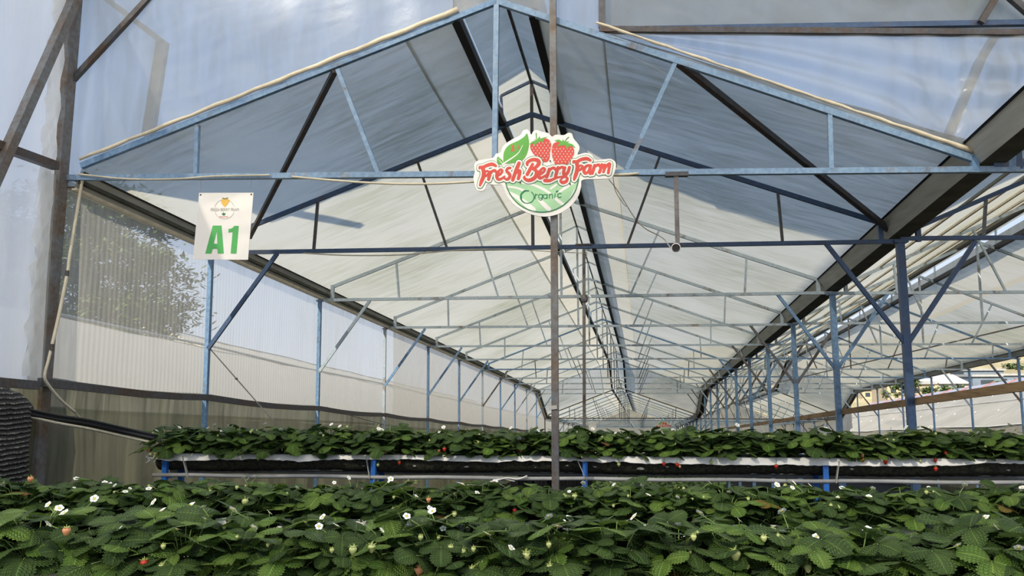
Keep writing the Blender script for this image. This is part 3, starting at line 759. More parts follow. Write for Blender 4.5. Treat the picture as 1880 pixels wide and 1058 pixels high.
def farm_sign(name, conv, yc, label, group, detail=True):
    S = SignFace(conv, yc)
    root = thing(name, S.P(800, 600, 0), label, 'sign', group)
    out = spline2(OUTLINE, 4)
    b = MB(); b.prism([S.P(u, v, 0) for u, v in out], SN * .014); b.build('board', M['board'], root)
    cx, cy, R0 = 793, 548, 402
    def seg(r, n=48): return [(cx + r * math.cos(t), cy + r * math.sin(t)) for t in [PI * .96 * i / n + PI * .02 for i in range(n + 1)]]
    b = MB(); S.poly(b, [(400, 600)] + seg(388)[::-1] + [(1186, 590)], .0155); b.build('field_print', M['pgreen'], root)
    stroke_layer(S, [[(*p, 11) for p in seg(396)]], [('ring_print', 0, .0175, M['dgreen'])], root, 5.0, True)
    for st in ([(560,628,16),(690,648,24),(800,692,30),(880,742,26)], [(412,668,18),(520,682,24),(600,712,28)], [(424,722,24),(540,790,46),(640,870,58),(700,918,56)],
               [(770,812,36),(825,870,48),(872,912,44)], [(938,795,28),(985,835,38),(1020,858,30)], [(888,692,20),(945,650,24)], [(978,732,22),(1060,670,32),(1130,628,26)], [(1080,830,14),(1130,740,20),(1165,680,18)]):
        stroke_layer(S, [st], [('furrow_print', 0, .0165, M['board'])], root)
    word = FRESH + BERRY + FARM
    stroke_layer(S, word, [('letter_backing', 22.5, .0185, M['dgreen']), ('letter_edge', 16.5, .0200, M['board']), ('lettering', 0, .0220, M['red'])], root, 4.0 if detail else 8.0)
    bl = [(668,235),(690,190),(740,176),(800,152),(850,152),(884,182),(894,220),(884,290),(872,372),(838,404),(782,390),(722,335),(682,282)]
    br = [(905,235),(930,196),(995,186),(1060,205),(1122,240),(1142,292),(1122,360),(1070,425),(1000,440),(945,434),(916,385),(900,300)]
    b = MB(); S.poly(b, spline2(bl), .0170); S.poly(b, spline2(br), .0170); b.build('berry_print', M['red'], root)
    b = MB()
    for poly, (x0, x1, y0, y1) in ((bl, (690, 885, 195, 385)), (br, (915, 1130, 260, 420))):
        k = 0; y = y0
        while y < y1:
            x = x0 + (k % 2) * 18
            while x < x1:
                ins = False; pp = poly
                for i in range(len(pp)):
                    (xa, ya), (xb, yb) = pp[i], pp[i - 1]
                    if (ya > y) != (yb > y) and x < (xb - xa) * (y - ya) / (yb - ya) + xa: ins = not ins
                if ins: S.stroke(b, [(x, y - 4, 7), (x - 1, y + 4, 9)], .0176, straight=True)
                x += 38
            y += 28; k += 1
    b.build('seed_print', M['board'], root)
    b = MB()
    for cl in ([(655,215),(690,182),(735,170),(700,160),(745,160),(770,122),(775,150),(860,128),(820,150),(805,190),(770,180),(745,200),(712,232),(712,200)],
               [(928,172),(975,160),(1015,182),(1015,155),(1045,185),(1095,178),(1065,195),(1120,210),(1158,250),(1105,232),(1085,230),(1068,268),(1045,222),(1000,225),(955,240),(990,195)]):
        S.poly(b, cl, .0180)
    S.stroke(b, [(735,150,10),(732,95,13)], .0180, straight=True); S.stroke(b, [(1045,180,8),(1060,155,9),(1083,135,9)], .0180)
    S.poly(b, spline2([(635,95),(652,160),(655,215),(645,270),(620,340),(570,392),(480,414),(390,414),(378,350),(392,280),(440,220),(540,172),(600,132)], 4), .0170)
    S.poly(b, spline2([(318,345),(345,365),(370,388),(378,432),(330,426),(308,388)], 4), .0170)
    b.build('leaf_print', M['green'], root)
    stroke_layer(S, [[(370,430,16),(410,400,15),(480,355,12),(545,300,9),(588,220,4)], [(322,370,3),(345,395,5),(372,428,8)]], [('leaf_vein', 0, .0176, M['board'])], root)
    if detail:
        b = MB()
        MK = ([(470,220,10),(480,240,9),(468,262,9)], [(490,225,9),(486,262,9)], [(468,285,10),(472,262,8),(486,290,9),(500,270,8)], [(540,225,9),(550,243,9),(540,258,8)], [(528,250,7),(534,240,7)])
        stroke_layer(S, MK, [('red_mark', 0, .0176, M['red'])], root, 2.5)
        b = MB()
        O = [(637 + 72 * math.cos(t), 780 + 68 * math.sin(t), 9 + 8 * max(0, math.cos(t - 3.4))) for t in [2 * PI * i / 28 - .9 for i in range(27)]]
        W_ = [O, [(580,800,5),(572,750,6),(600,712,5),(626,708,3)]] + [
                   [(723,748,8),(719,800,8)], [(722,772,7),(733,755,8),(748,752,7)], [(800,752,8),(798,795,8),(785,814,8),(760,806,7)],
                   [(852,752,8),(849,796,8)], [(876,748,8),(872,794,8)], [(875,770,7),(888,750,8),(906,754,8),(909,772,8),(906,792,8)], [(936,746,8),(932,790,8)],
                   [(1002,745,7),(985,737,8),(966,755,8),(966,776,8),(984,786,8),(1002,777,7)]]
        for cx2, cy2 in ((778, 773), (829, 774)):
            W_.append([(cx2 + 21 * math.cos(t), cy2 + 22 * math.sin(t), 8) for t in [2 * PI * i / 16 for i in range(17)]])
        stroke_layer(S, W_, [('organic_lettering', 0, .0185, M['dgreen'])], root, 2.5)
        S.poly(b, [(940,730),(950,712),(970,708),(968,722),(952,730)], .0185)
        b.build('leaf_dot', M['dgreen'], root)
        b = MB()
        for x, y in ((562, 627), (1097, 643), (884, 395)): b.lathe(S.P(x, y, .0225), [(.005, 0), (.007, .003), (.003, .005)], 10, axis=SN)
        b.build('screw', M['black'], root)
    return root
YS = TY(0) - .105
farm_sign('farm_sign', lambda u, v: (860 + u / 5.879, 230 + v / 5.879), YS, 'large cut-out sign with two red strawberries and the words Fresh Berry Farm Organic', 'berry farm signs')

def text_part(txt, S, u, v, width, height, z, mat, name, root):
    cu = D.curves.new('tmp_text', 'FONT'); cu.body = txt; cu.align_x = 'CENTER'; cu.resolution_u = 2
    o = D.objects.new('tmp_text', cu); COL.objects.link(o); bpy.context.view_layer.update()
    me = o.to_mesh(); xs = [q.co.x for q in me.vertices]; ys = [q.co.y for q in me.vertices]
    w = max(xs) - min(xs); h = max(ys) - min(ys); b = MB()
    b.v = [S.P(u + (q.co.x - (max(xs) + min(xs)) / 2) / w * width, v - (q.co.y - (max(ys) + min(ys)) / 2) / h * height, z) for q in me.vertices]
    b.f = [tuple(p.vertices) for p in me.polygons]; b.m = [0] * len(b.f)
    o.to_mesh_clear(); D.objects.remove(o); D.curves.remove(cu)
    return b.build(name, mat, root)
YA = TY(0) + .02
SA = SignFace(lambda u, v: (340 + u / 7.05, 340 + v / 7.05), YA)
ra = thing('row_sign', SA.P(490, 540, 0), 'white board reading A1 in green, hung from the front truss before the first wall post', 'sign', 'row signs')
b = MB(); b.prism([SA.P(*p, 0) for p in ((185,102),(887,100),(815,968),(103,966))], SN * .006); b.build('board', M['board'], ra)
b = MB()
SA.poly(b, [(265,888),(362,526),(415,526),(415,600),(375,760),(415,760),(415,826),(362,826),(345,888)], .008)
SA.poly(b, [(415,526),(475,526),(505,888),(428,888),(420,826),(415,826),(415,760),(421,760),(415,600)], .008)
SA.poly(b, [(564,616),(568,570),(600,565),(622,552),(640,530),(698,530),(668,888),(593,888),(618,612),(605,612)], .008)
b.build('lettering', M['a1green'], ra)
b = MB(); SA.poly(b, spline2([(470,205),(485,183),(520,188),(560,182),(576,208),(560,240),(540,266),(515,284),(490,258),(474,228)], 4), .008); b.build('berry_print', M['yellow'], ra)
b = MB(); SA.poly(b, [(482,164),(520,172),(562,160),(555,178),(520,186),(490,180)], .0085); b.build('calyx_print', M['olive'], ra)
b = MB()
for t0_, t1_ in ((.35, 2.80), (3.35, 4.45), (4.95, 6.0)):
    stroke_layer(SA, [[(515 + 128 * math.cos(t), 314 + 126 * math.sin(t), 4) for t in [t0_ + (t1_ - t0_) * i / 20 for i in range(21)]]], [('ring_print', 0, .008, M['grey'])], ra, 2.5, True)
text_part('FRESH BERRY FRAM', SA, 517, 320, 360, 40, .0085, M['grey'], 'name_lettering', ra)
text_part('ORGANIC', SA, 505, 412, 118, 18, .0085, M['red'], 'organic_lettering', ra)
b = MB(); SA.poly(b, [(475,365),(490,372),(502,352),(515,372),(532,362),(522,385),(505,398),(485,386)], .0085); b.build('leaf_print', M['dgreen'], ra)
b = MB()
for x, y in ((205, 128), (860, 122)): b.lathe(SA.P(x, y, .006), [(.006, 0), (.007, .003)], 10, axis=SN)
b.build('eyelet', M['black'], ra)
b = MB()
for x, y in ((205, 128), (860, 122)):
    p = SA.P(x, y, .004); b.tube([p, Vector((p.x - .01, p.y, fr(300, 326).z - .02)), Vector((p.x, p.y - .02, fr(300, 326).z + .03))], .0015, 5)
b.build('hanging_wire', M['grey'], ra)

# the far signs, seen small over the rear row
YF = TY(13)
k = 34 / 1646.0
farm_sign('farm_sign', lambda u, v: (1201 + u * k, 772 + v * k), YF, 'small distant twin of the strawberry sign, far down the bay above the rear row', 'berry farm signs', detail=False)
fp = at_cross(1218, 792, YF)
single(MB().beam((fp.x, fp.y + .05, ground_z(fp.x, fp.y)), (fp.x, fp.y + .05, fp.z), .06), 'sign_post', M['blue'], 'thin post behind the small distant strawberry sign', 'post')
p = at_cross(1081, 774, TY(12)); q = at_cross(1095, 789, TY(12))
rw = thing('row_sign', (p.x, p.y, q.z), 'small distant blank-looking white board above the rear row, beside the rusty pole', 'sign', 'row signs')
b = MB(); b.prism([at_cross(*c, TY(12)) for c in ((1081, 774), (1095, 774), (1094, 791), (1081, 791))], SN * .01); b.build('board', M['board'], rw)
b = MB(); b.beam((p.x + .15, p.y + .03, ground_z(p.x, p.y)), (p.x + .15, p.y + .03, p.z), .03); b.build('stake', M['galv'], rw)

# ------------------------------------------------------------------ hanging fittings, cables
cam1 = thing('hanging_lamp', fr(1241, 322), 'short pipe hanging from the front truss with a round black-faced white lamp', 'lamp')
b = MB(); b.beam(fr(1221, 321), fr(1263, 320), .06, .035); b.build('bracket', M['dark'], cam1)
b = MB(); b.beam(fr(1241, 322), fr(1244, 450), .036); b.build('drop_pipe', M['rusty'], cam1)
lc = fr(1241, 455); ldir = (Vector((0, 0, EYE)) - lc).normalized()
b = MB(); b.lathe(lc - ldir * .06, [(.028, 0), (.036, .02), (.038, .07), (.034, .075)], 20, axis=ldir); b.build('housing', M['board'], cam1, True)
b = MB(); b.lathe(lc + ldir * .012, [(.033, 0), (.033, .006), (.026, .004)], 20, axis=ldir); b.build('lens', M['black'], cam1)
f1 = lambda x, y: at_cross(x, y, TY(1))
b = MB(); b.tube(smooth_path([f1(1118, 330), f1(1135, 352), f1(1165, 400), f1(1185, 420), f1(1215, 436), lc + Vector((-.04, .02, .0))]), .006, 6)
single(b, 'lamp_wire', M['conduit'], 'thin cream wire drooping to the round hanging lamp', 'wire')
pole = thing('irrigation_pole', f1(1072, 455), 'rusty pole hanging behind the signed centre post, with a small round valve half-way', 'pole')
pt = f1(1072, 450); pb = f1(1070, 800)
b = MB(); b.beam(pt, Vector((pb.x, pb.y, ground_z(pb.x, pb.y))), .034); b.build('pipe', M['rusty'], pole)
b = MB(); b.beam(f1(1056, 451), f1(1088, 450), .05, .03); b.build('bracket', M['dark'], pole)
b = MB(); b.lathe(f1(1073, 556), [(.015, 0), (.035, .01), (.042, .05), (.03, .085), (.012, .1)], 14); b.build('valve', M['rusty'], pole, True)
b = MB(); b.tube(smooth_path([f1(1072, 480), f1(1078, 465), f1(1070, 462)]), .005, 6); b.build('wire', M['conduit'], pole)
def cable(pts, r, mat, label, name='cable', cat='cable', grp=None, n=8):
    return single(MB().tube(smooth_path(pts), r, n), name, mat, label, cat, grp, True)
o = Vector((0, -.045, 0))
cable([fr(150, 322) + o, fr(240, 331) + o, fr(330, 331) + o, fr(400, 326) + o, fr(500, 324) + o], .008, M['conduit'], 'cream conduit pipe along the left end of the front tie beam', 'conduit', 'conduit')
cable([fr(540, 327) + o, fr(620, 334) + o, fr(700, 339) + o, fr(790, 340) + o, fr(875, 336) + o], .010, M['conduit'], 'cream conduit pipe sagging left of the large berry farm sign', 'conduit', 'conduit')
cable([fr(1120, 324) + o, fr(1150, 323) + o, fr(1172, 321) + o], .012, M['conduit'], 'short end of cream conduit sticking out right of the berry farm sign', 'conduit', 'conduit')
cable([fr(1126, 328) + o, fr(1130, 352) + o, fr(1142, 372) + o * .5, f1(1150, 380)], .0025, M['black'], 'thin dark wire dangling at the right end of the berry farm sign', 'wire', 'wire')
o = Vector((0, -.04, 0))
cable([f1(560, 466) + o, f1(640, 470) + o, f1(740, 469) + o, f1(850, 460) + o, f1(950, 459) + o], .008, M['conduit'], 'thin cream conduit under the dark blue second tie beam', 'conduit', 'conduit')
cable([f1(950, 459) + o, f1(1010, 463) + o, f1(1072, 466) + o], .005, M['conduit'], 'thin wire running to the rusty hanging pole behind the centre post', 'wire', 'wire')
w = lambda x, y, dx=.10: at_x(x, y, XL + dx)
dp = thing('drop_conduit', fr(152, 330), 'cream conduit hanging down the wall film beside the tall corner post', 'conduit')
b = MB(); b.tube(smooth_path([fr(152, 328), w(146, 360), w(128, 470), w(124, 500), w(108, 580), w(95, 636)]), .014, 8); b.build('upper_pipe', M['conduit'], dp, True)
b = MB(); b.tube(smooth_path([w(95, 636), w(88, 665), w(82, 690), w(88, 706), w(112, 735), w(138, 757)]), .012, 8); b.build('flexible_pipe', M['conduit'], dp, True)
b = MB(); b.tube([w(95, 632), w(94, 645)], .018, 8); b.tube([w(123.5, 497), w(122.5, 507)], .018, 8); b.build('coupling', M['dark'], dp)
cable([w(138, 757), w(148, 768), w(156, 776)], .006, M['conduit'], 'thin wire at the lower end of the cream wall conduit', 'wire', 'wire')
# heavy cables reaching from the shade net to the rear trough
cb_pts = [w(-60, 738, .3), w(0, 746, .3), w(50, 760, .3), w(100, 770, .28), w(156, 778, .25), w(220, 792, .30), w(286, 806, .55)]
cable(cb_pts, .022, M['black'], 'thick black cable bundle running from the rolled shade net to the rear trough end')
cable([p + Vector((.02, 0, .03)) for p in cb_pts], .012, M['black'], 'thinner black cable lying along the top of the thick bundle')
cable([w(50, 764, .3), w(100, 776, .3), w(160, 787, .3), w(220, 800, .30), w(286, 814, .55)], .012, M['conduit'], 'dusty cream pipe below the black cables, ending at the rear trough', 'conduit', 'conduit')
cable([w(-10, 752, .3), w(15, 768, .3), w(30, 770, .28), w(42, 756, .3)], .006, M['conduit'], 'loop of thin wire on the black cables before the shade net', 'wire', 'wire')
# string from the second frame post to the trough, with its knot
cable([at_cross(x, y, YR - .06) for x, y in ((830, 892), (870, 889), (905, 884), (930, 878), (950, 880), (968, 874))], .006, M['board'], 'white tangled cord under the rear trough, left of the centre post', 'cord', 'cord')
cable([at_cross(x, y, YR - .05) for x, y in ((838, 886), (880, 891), (915, 880), (945, 884))], .004, M['board'], 'second thinner white cord tangled under the rear trough', 'cord', 'cord')
s0, s1 = G(XL + .04, 1, HTL - 1.15), at_cross(515, 788, TY(1) + .4)
st_ = thing('tie_string', s0, 'taut string slanting from the first wall post down to the rear row, knotted once', 'string')
MB().tube([s0, s1], .007, 6).build('cord', M['rusty'], st_)
MB().lathe(s0.lerp(s1, .36), [(.008, -.012), (.02, 0), (.008, .014)], 8).build('knot', M['dark'], st_)
cable([at_x(600, 748, XL + .06), at_x(650, 765, XL + .06), at_x(705, 780, XL + .06)], .006, M['rusty'], 'loose cord drooping along the dirty lower wall film', 'cord', 'cord')
# patterns of thin wire bracing on the right bay
b = MB(); b.beam(at_cross(1880, 598, TY(4)), G(XC2 - 1.7, 9, HTR), .03)
single(b, 'cross_brace', M['rusty'], 'rusty red diagonal brace under the right bay roof', 'roof brace')

# rolled black shade net hung left of the corner post
m, nt, out = new_mat('black_shade_net')
v = coords(nt); wv = N(nt, 'ShaderNodeTexWave', wave_type='BANDS', bands_direction='Z', Scale=8.5, Distortion=2.2, Detail=2.0); nt.links.new(v, wv.inputs['Vector'])
g = noise(nt, coords(nt, (1, 6, 6)), 9, 3)
mu = N(nt, 'ShaderNodeMath', operation='MULTIPLY'); nt.links.new(wv.outputs['Fac'], mu.inputs[0]); nt.links.new(g, mu.inputs[1])
col = ramp(nt, mu.outputs[0], [(.10, (.012, .012, .012)), (.42, (.05, .05, .045)), (.58, (.30, .29, .25))])
p_ = N(nt, 'ShaderNodeBsdfPrincipled', Roughness=.8); nt.links.new(col, p_.inputs['Base Color']); nt.links.new(bump(nt, wv.outputs['Fac'], .9, .02), p_.inputs['Normal']); nt.links.new(p_.outputs[0], out.inputs[0])
M['netting'] = m
rows = []
p = at_x(52, 705, XL + .3); q = at_x(52, 872, XL + .3); zt, zb = p.z - .02, .05
for j in range(30):
    t = j / 29; z = zt + (zb - zt) * t
    sh = min(1, (t / .12)) ** .5
    yc = p.y - .40; r = []
    for i in range(22):
        a = 2 * PI * i / 21
        rr = (.5 + .03 * math.sin(5 * a + 9 * t)) * (.35 + .65 * sh); rx = .17 * (.5 + .5 * sh) + .012 * math.sin(23 * t)
        r.append(Vector((XL + .24 + rx * math.sin(a), yc + rr * math.cos(a) * 1.0, z)))
    rows.append(r)
sn_ = thing('shade_net', (XL + .24, p.y - .6, 0), 'rolled black woven shade net hanging left of the tall corner post', 'shade net')
MB().grid(rows).build('net_roll', M['netting'], sn_, True)
b = MB(); b.beam((XL + .22, p.y - 1.1, zt - .02), (XL + .22, p.y - .1, zt - .02), .03); b.build('roll_bar', M['dark'], sn_)
# ------------------------------------------------------------------ planting troughs
def at_z(px, py, z):
    d = ray(px, py); t = (z - EYE) / d.z
    return Vector((d.x * t, d.y * t, z))
R0, R1 = at_cross(285, 833, YR), at_cross(1885, 844, YR)
ZR = (R0.z + R1.z) / 2
class Row:
    def __init__(s, a, b, width=.27):
        s.a, s.b = vec(a), vec(b); s.d = Vector((b.x - a.x, b.y - a.y, 0)); s.len = s.d.length; s.d.normalize()
        s.n = Vector((-s.d.y, s.d.x, 0)); s.w = width
    def P(s, l, o, h):                 # along, back from the front rim, above the rim
        z = s.a.z + (s.b.z - s.a.z) * l / s.len
        p = s.a + s.d * l + s.n * o; p.z = z + h; return p
def make_trough(row, label, legs, straps, detail=True, grp='strawberry troughs', rag_seed=1):
    rnd = random.Random(rag_seed); w = row.w; Ln = row.len
    mid = row.P(Ln / 2, w / 2, 0)
    root = thing('planting_trough', (mid.x, mid.y, 0), label, 'planting trough', grp)
    ns = int(Ln / .035)
    # white liner folded over both rims, lower edge ragged
    rows = []
    hang = []
    h = .045
    for i in range(ns + 1):
        h += rnd.uniform(-.006, .006); h = min(.062, max(.030, h)); hang.append(h)
    for i in range(ns + 1):
        l = Ln * i / ns; hg = hang[i] + rnd.uniform(-.004, .004)
        rows.append([row.P(l, .006, -hg), row.P(l, -.038, -hg), row.P(l, -.037, -hg * .9), row.P(l, -.022, -hg * .40), row.P(l, -.010, -.004), row.P(l, .004, .004), row.P(l, .02, 0), row.P(l, .035, -.03)])
    b = MB(); b.grid(rows)
    b.grid([[row.P(Ln * i / ns, w - .035, -.03), row.P(Ln * i / ns, w - .02, 0), row.P(Ln * i / ns, w, .004), row.P(Ln * i / ns, w + .012, -.004), row.P(Ln * i / ns, w + .012, -hang[i])] for i in range(ns + 1)])
    b.build('liner', M['liner'], root, True)
    # sagging mossy bag
    rows = []
    for i in range(ns + 1):
        l = Ln * i / ns; r = []
        dep = .150 + .008 * math.sin(l * 3.1) + rnd.uniform(-.004, .004)
        for k in range(11):
            t = k / 10 * PI
            r.append(row.P(l, w / 2 - (w / 2 - .004) * math.cos(t) * (1 - .10 * math.sin(t)) + rnd.uniform(-.003, .003), -.012 - dep * math.sin(t) ** .6))
        rows.append(r)
    b = MB(); b.grid(rows)
    for r in (rows[0], rows[-1]): b.quad(r)
    b.build('mossy_bag', M['moss'], root, True)
    rows = [[row.P(Ln * i / ns, .03 + (w - .06) * k / 4, -.022 + rnd.uniform(-.008, .012)) for k in range(5)] for i in range(ns + 1)]
    MB().grid(rows).build('substrate', M['soil'], root, True)
    if detail:
        b = MB()
        for _ in range(14):
            l = rnd.uniform(.05, Ln - .1); hh = rnd.uniform(-.12, -.07); sz = rnd.uniform(.012, .05) * rnd.uniform(.5, 1)
            pts = []
            for k in range(9):
                a = 2 * PI * k / 9; rr = rnd.uniform(.5, 1)
                hz = hh + sz * .35 * rr * math.sin(a); t = math.asin(min(1, max(.05, (-hz - .012) / .150)) ** (1 / .6))
                pts.append(row.P(l + sz * rr * math.cos(a), w / 2 - (w / 2) * math.cos(t) - .008, hz))
            b.quad(pts)
        b.build('lime_crust', M['lime'], root)
    b = MB(); b.tube([row.P(Ln * i / 24, -.022, -.192 + .004 * math.sin(i * 1.7)) for i in range(25)], .0175, 10); b.build('support_pipe', M['pipe'], root, True)
    b = MB(); b.tube([row.P(Ln * i / 24, w + .022, -.192) for i in range(25)], .0175, 8); b.build('support_pipe', M['pipe'], root, True)
    for l in legs:
        for o, tl in ((-.004, -.012), (w + .004, .012)):
            p = row.P(l, o, -.045); g = row.P(l + tl, o * 1.2, 0); g.z = ground_z(g.x, g.y) - .02
            MB().beam(p, g, .045, .04, up=(0, 1, 0)).build('leg', M['legblue'], root)
        MB().beam(row.P(l, -.004, -.215), row.P(l, w + .004, -.215), .03).build('crossbar', M['legblue'], root)
    for l, dl in straps:
        MB().beam(row.P(l, -.024, -.02), row.P(l + dl, -.043, -.205), .034, .006, up=tuple(row.d)).build('strap', M['strap'], root)
    return root
def along(row, px):                    # where along the rear row that photo column falls
    p = at_cross(px, 840, YR); return (p - row.a).dot(row.d)
rear = Row(R0, R1 + (R1 - R0) * .03)
make_trough(rear, 'long white-rimmed mossy trough on bright blue legs, behind the centre post', [along(rear, x) for x in (305, 687, 1074, 1514)],
            [(along(rear, a), along(rear, c) - along(rear, a)) for a, c in ((338, 351), (674, 682), (1059, 1076), (1538, 1529))], rag_seed=5)
b0, b1 = at_z(20, 947, ZR), at_z(1705, 970, ZR)
dB = (b1 - b0).normalized()
rowB = Row(b0 - dB * .7, b1 + dB * .7)
off = at_z(60, 1053, ZR); sh = (off - b0).dot(rowB.n)
rowA = Row(rowB.a + rowB.n * sh + dB * .15, rowB.b + rowB.n * sh - dB * .2)
make_trough(rowB, 'white-rimmed trough of the second row, almost buried under strawberry leaves', [.5, 1.9, 3.3, 4.6], [], False, rag_seed=8)
make_trough(rowA, 'white-rimmed trough of the nearest row, along the bottom edge of the photo', [.5, 1.8, 3.1, 4.2], [], False, rag_seed=9)
# white fringe and bulb at the left end of the rear trough
b = MB(); rr = random.Random(4)
for k in range(46):
    p = rear.P(rr.uniform(-.10, .12), -.02 + rr.uniform(0, .1), rr.uniform(-.01, .012))
    b.tube([p, p + Vector((rr.uniform(-.035, .01), rr.uniform(-.02, .02), rr.uniform(-.03, -.01))), p + Vector((rr.uniform(-.06, .02), rr.uniform(-.03, .02), rr.uniform(-.085, -.03)))], [.005, .004, .002], 5)
tag(b.build('root_fringe', M['liner']), 'white ragged fringe hanging from the left end of the rear trough', 'root fringe', None, 'stuff')

# ------------------------------------------------------------------ strawberry plants
def leaflet(mb, base, d, up, L, Wd, fold, droop, mi):
    """serrated leaflet with a folded midrib"""
    d = d.normalized(); sd = d.cross(up).normalized(); up = sd.cross(d).normalized()
    nl = 16; b0_ = len(mb.v)
    for i in range(nl + 1):
        t = i / nl
        wid = Wd * (math.sin(PI * min(1, t ** .80 * .96 + .02)) ** .62) * (.55 + .55 * t) if 0 < t < 1 else Wd * (.03 if t == 0 else .16)
        if 0 < i < nl: wid *= 1.12 if i % 2 else .90
        cen = base + d * (L * t) - up * (droop * L * t * t)
        for j, x in enumerate((-1, -.55, 0, .55, 1)):
            back = -.05 * L if (i % 2 and abs(x) == 1) else 0
            z = fold * abs(x) * wid * .9 - .10 * wid * x * x * 2
            mb.uv[len(mb.v)] = ((x + 1) / 2, t)
            mb.v.append(cen + sd * (x * wid) + up * z + d * (-back * .6))
    for i in range(nl):
        for j in range(4):
            a = b0_ + i * 5 + j; mb.f.append((a, a + 1, a + 6, a + 5)); mb.m.append(mi)
def make_berry(name, c, r, mat, parent):
    b = MB(); prof = [(.001, -1.35), (.32, -1.18), (.62, -.80), (.88, -.30), (1.0, .12), (.92, .50), (.62, .76), (.2, .84)]
    b.lathe(c, [(r * a, r * z) for a, z in prof], 12)
    o = b.build(name, mat, parent, True, True)
    k = MB()
    for i in range(6):
        a = 2 * PI * i / 6 + .3; dv = Vector((math.cos(a), math.sin(a), 0)); sd = Vector((-dv.y, dv.x, 0)); t = c + Vector((0, 0, r * .84))
        k.quad([t + sd * r * .2, t + dv * r * .55 + sd * r * .28 - Vector((0, 0, r * .05)), t + dv * r * 1.45 + Vector((0, 0, r * .25)), t + dv * r * .55 - sd * r * .28 - Vector((0, 0, r * .05)), t - sd * r * .2])
    k.tube([c + Vector((0, 0, r * .8)), c + Vector((r * .2, 0, r * 1.6))], r * .10, 5)
    k.build('calyx', M['youngstem'], o, False, True)
    return o
def make_flower(c, nrm, r, parent):
    nrm = nrm.normalized(); a = nrm.cross(Vector((.2, .5, .8))).normalized(); e = nrm.cross(a); b = MB()
    for i in range(5):
        t = 2 * PI * i / 5; dv = a * math.cos(t) + e * math.sin(t); sd = nrm.cross(dv)
        pts = [c + dv * r * .2]
        for k in range(7):
            q = PI * k / 6 - PI / 2
            pts.append(c + dv * r * (.62 + .40 * math.cos(q)) + sd * r * .46 * math.sin(q) + nrm * r * .12)
        b.quad(pts)
    b.lathe(c - nrm * .001, [(r * .30, 0), (r * .26, r * .14), (r * .05, r * .22)], 10, 1, axis=nrm)
    o = b.build('flower', [M['petal'], M['pollen']], parent, False, True)
    return o
def make_proto(seed, scale=1.0, berries=0, flowers=0, nleaf=22):
    r = random.Random(seed)
    root = D.objects.new('strawberry_plant', None); COL.objects.link(root); root.empty_display_size = .05
    fol = MB(); st = MB()
    for i in range(nleaf):
        az = i * 2.39996 + r.uniform(-.35, .35); el = (i + .5) / nleaf
        reach = (.03 + .155 * math.sqrt(el)) * scale * r.uniform(.85, 1.15)
        hgt = (.168 - .135 * el ** 1.5) * scale * r.uniform(.80, 1.2)
        base = Vector((.02 * math.cos(az), .02 * math.sin(az), .0)); tip = Vector((reach * math.cos(az), reach * math.sin(az), hgt))
        mid = base.lerp(tip, .55) + Vector((0, 0, .035 * scale))
        st.tube([base, base.lerp(mid, .6) + Vector((0, 0, .01)), mid, tip], [.0028, .0024, .0022, .0018], 5)
        dv = Vector((math.cos(az), math.sin(az), r.uniform(-.55, .25))).normalized()
        up = (Vector((0, 0, 1)) + Vector((math.cos(az), math.sin(az), 0)) * r.uniform(.05, 1.25) + Vector((r.uniform(-.45, .45), r.uniform(-.45, .45), 0))).normalized()
        up = (up - dv * up.dot(dv)).normalized(); sd = dv.cross(up)
        L = r.uniform(.068, .108) * scale * (1.05 - .2 * r.random()); fo = r.uniform(.02, .42); q = r.random(); mi = 0 if q < .72 else 1 if q < .996 else 2
        for ang, k in ((0, 1.0), (1.75, .93), (-1.75, .93)):
            d2 = dv * math.cos(ang) + sd * math.sin(ang)
            leaflet(fol, tip + d2 * .004, d2, up, L * k, L * k * .59 * r.uniform(.92, 1.12), fo, r.uniform(.05, .32), mi)
    fol.build('foliage', [M['leafA'], M['leafB'], M['leafC']], root, True, True)
    st.build('leaf_stalks', M['stem'], root, True, True)
    for i in range(flowers):
        az = r.uniform(0, 2 * PI); rr = r.uniform(.06, .17) * scale; c = Vector((rr * math.cos(az), rr * math.sin(az), r.uniform(.14, .225) * scale))
        f = make_flower(c, Vector((r.uniform(-.5, .5), -.6 + r.uniform(-.4, .4), .8)), r.uniform(.013, .018), root)
        s2 = MB(); s2.tube([Vector((0, 0, .02)), c * .6 + Vector((0, 0, .05)), c - Vector((0, 0, .003))], .0016, 5); s2.build('flower_stalk', M['stem'], f, True, True)
    for i in range(berries):
        az = r.uniform(0, 2 * PI); rr = r.uniform(.09, .17) * scale; c = Vector((rr * math.cos(az), rr * math.sin(az), r.uniform(.07, .185) * scale))
        make_berry('strawberry', c, r.uniform(.005, .0115), M['unripe'] if r.random() < .93 else M['blush'], root)
        s2 = MB(); s2.tube([Vector((0, 0, .02)), c * .55 + Vector((0, 0, .06)), c + Vector((0, 0, .008))], .0015, 5); s2.build('fruit_stalk', M['youngstem'], root, True, True)
    return root
protos = [make_proto(11 + i, .93 + .03 * (i % 5), berries=2 + (i % 4), flowers=(2, 1, 3, 1, 2, 1, 0, 3, 1, 2, 1, 1)[i], nleaf=23 + i % 6) for i in range(12)]
used = [False] * len(protos)
def copy_tree(o, parent=None):
    c = o.copy(); COL.objects.link(c)
    if parent is not None: c.parent = parent
    for ch in [x for x in o.children]: copy_tree(ch, c)
    return c
def place_plant(p, rz, pi, sc, label, group):
    o = protos[pi]
    if used[pi]: o = copy_tree(o)
    used[pi] = True
    o.location = p; o.rotation_euler = (random.uniform(-.08, .08), random.uniform(-.08, .08), rz); o.scale = (sc, sc, sc)
    return tag(o, label, 'strawberry plant', group)
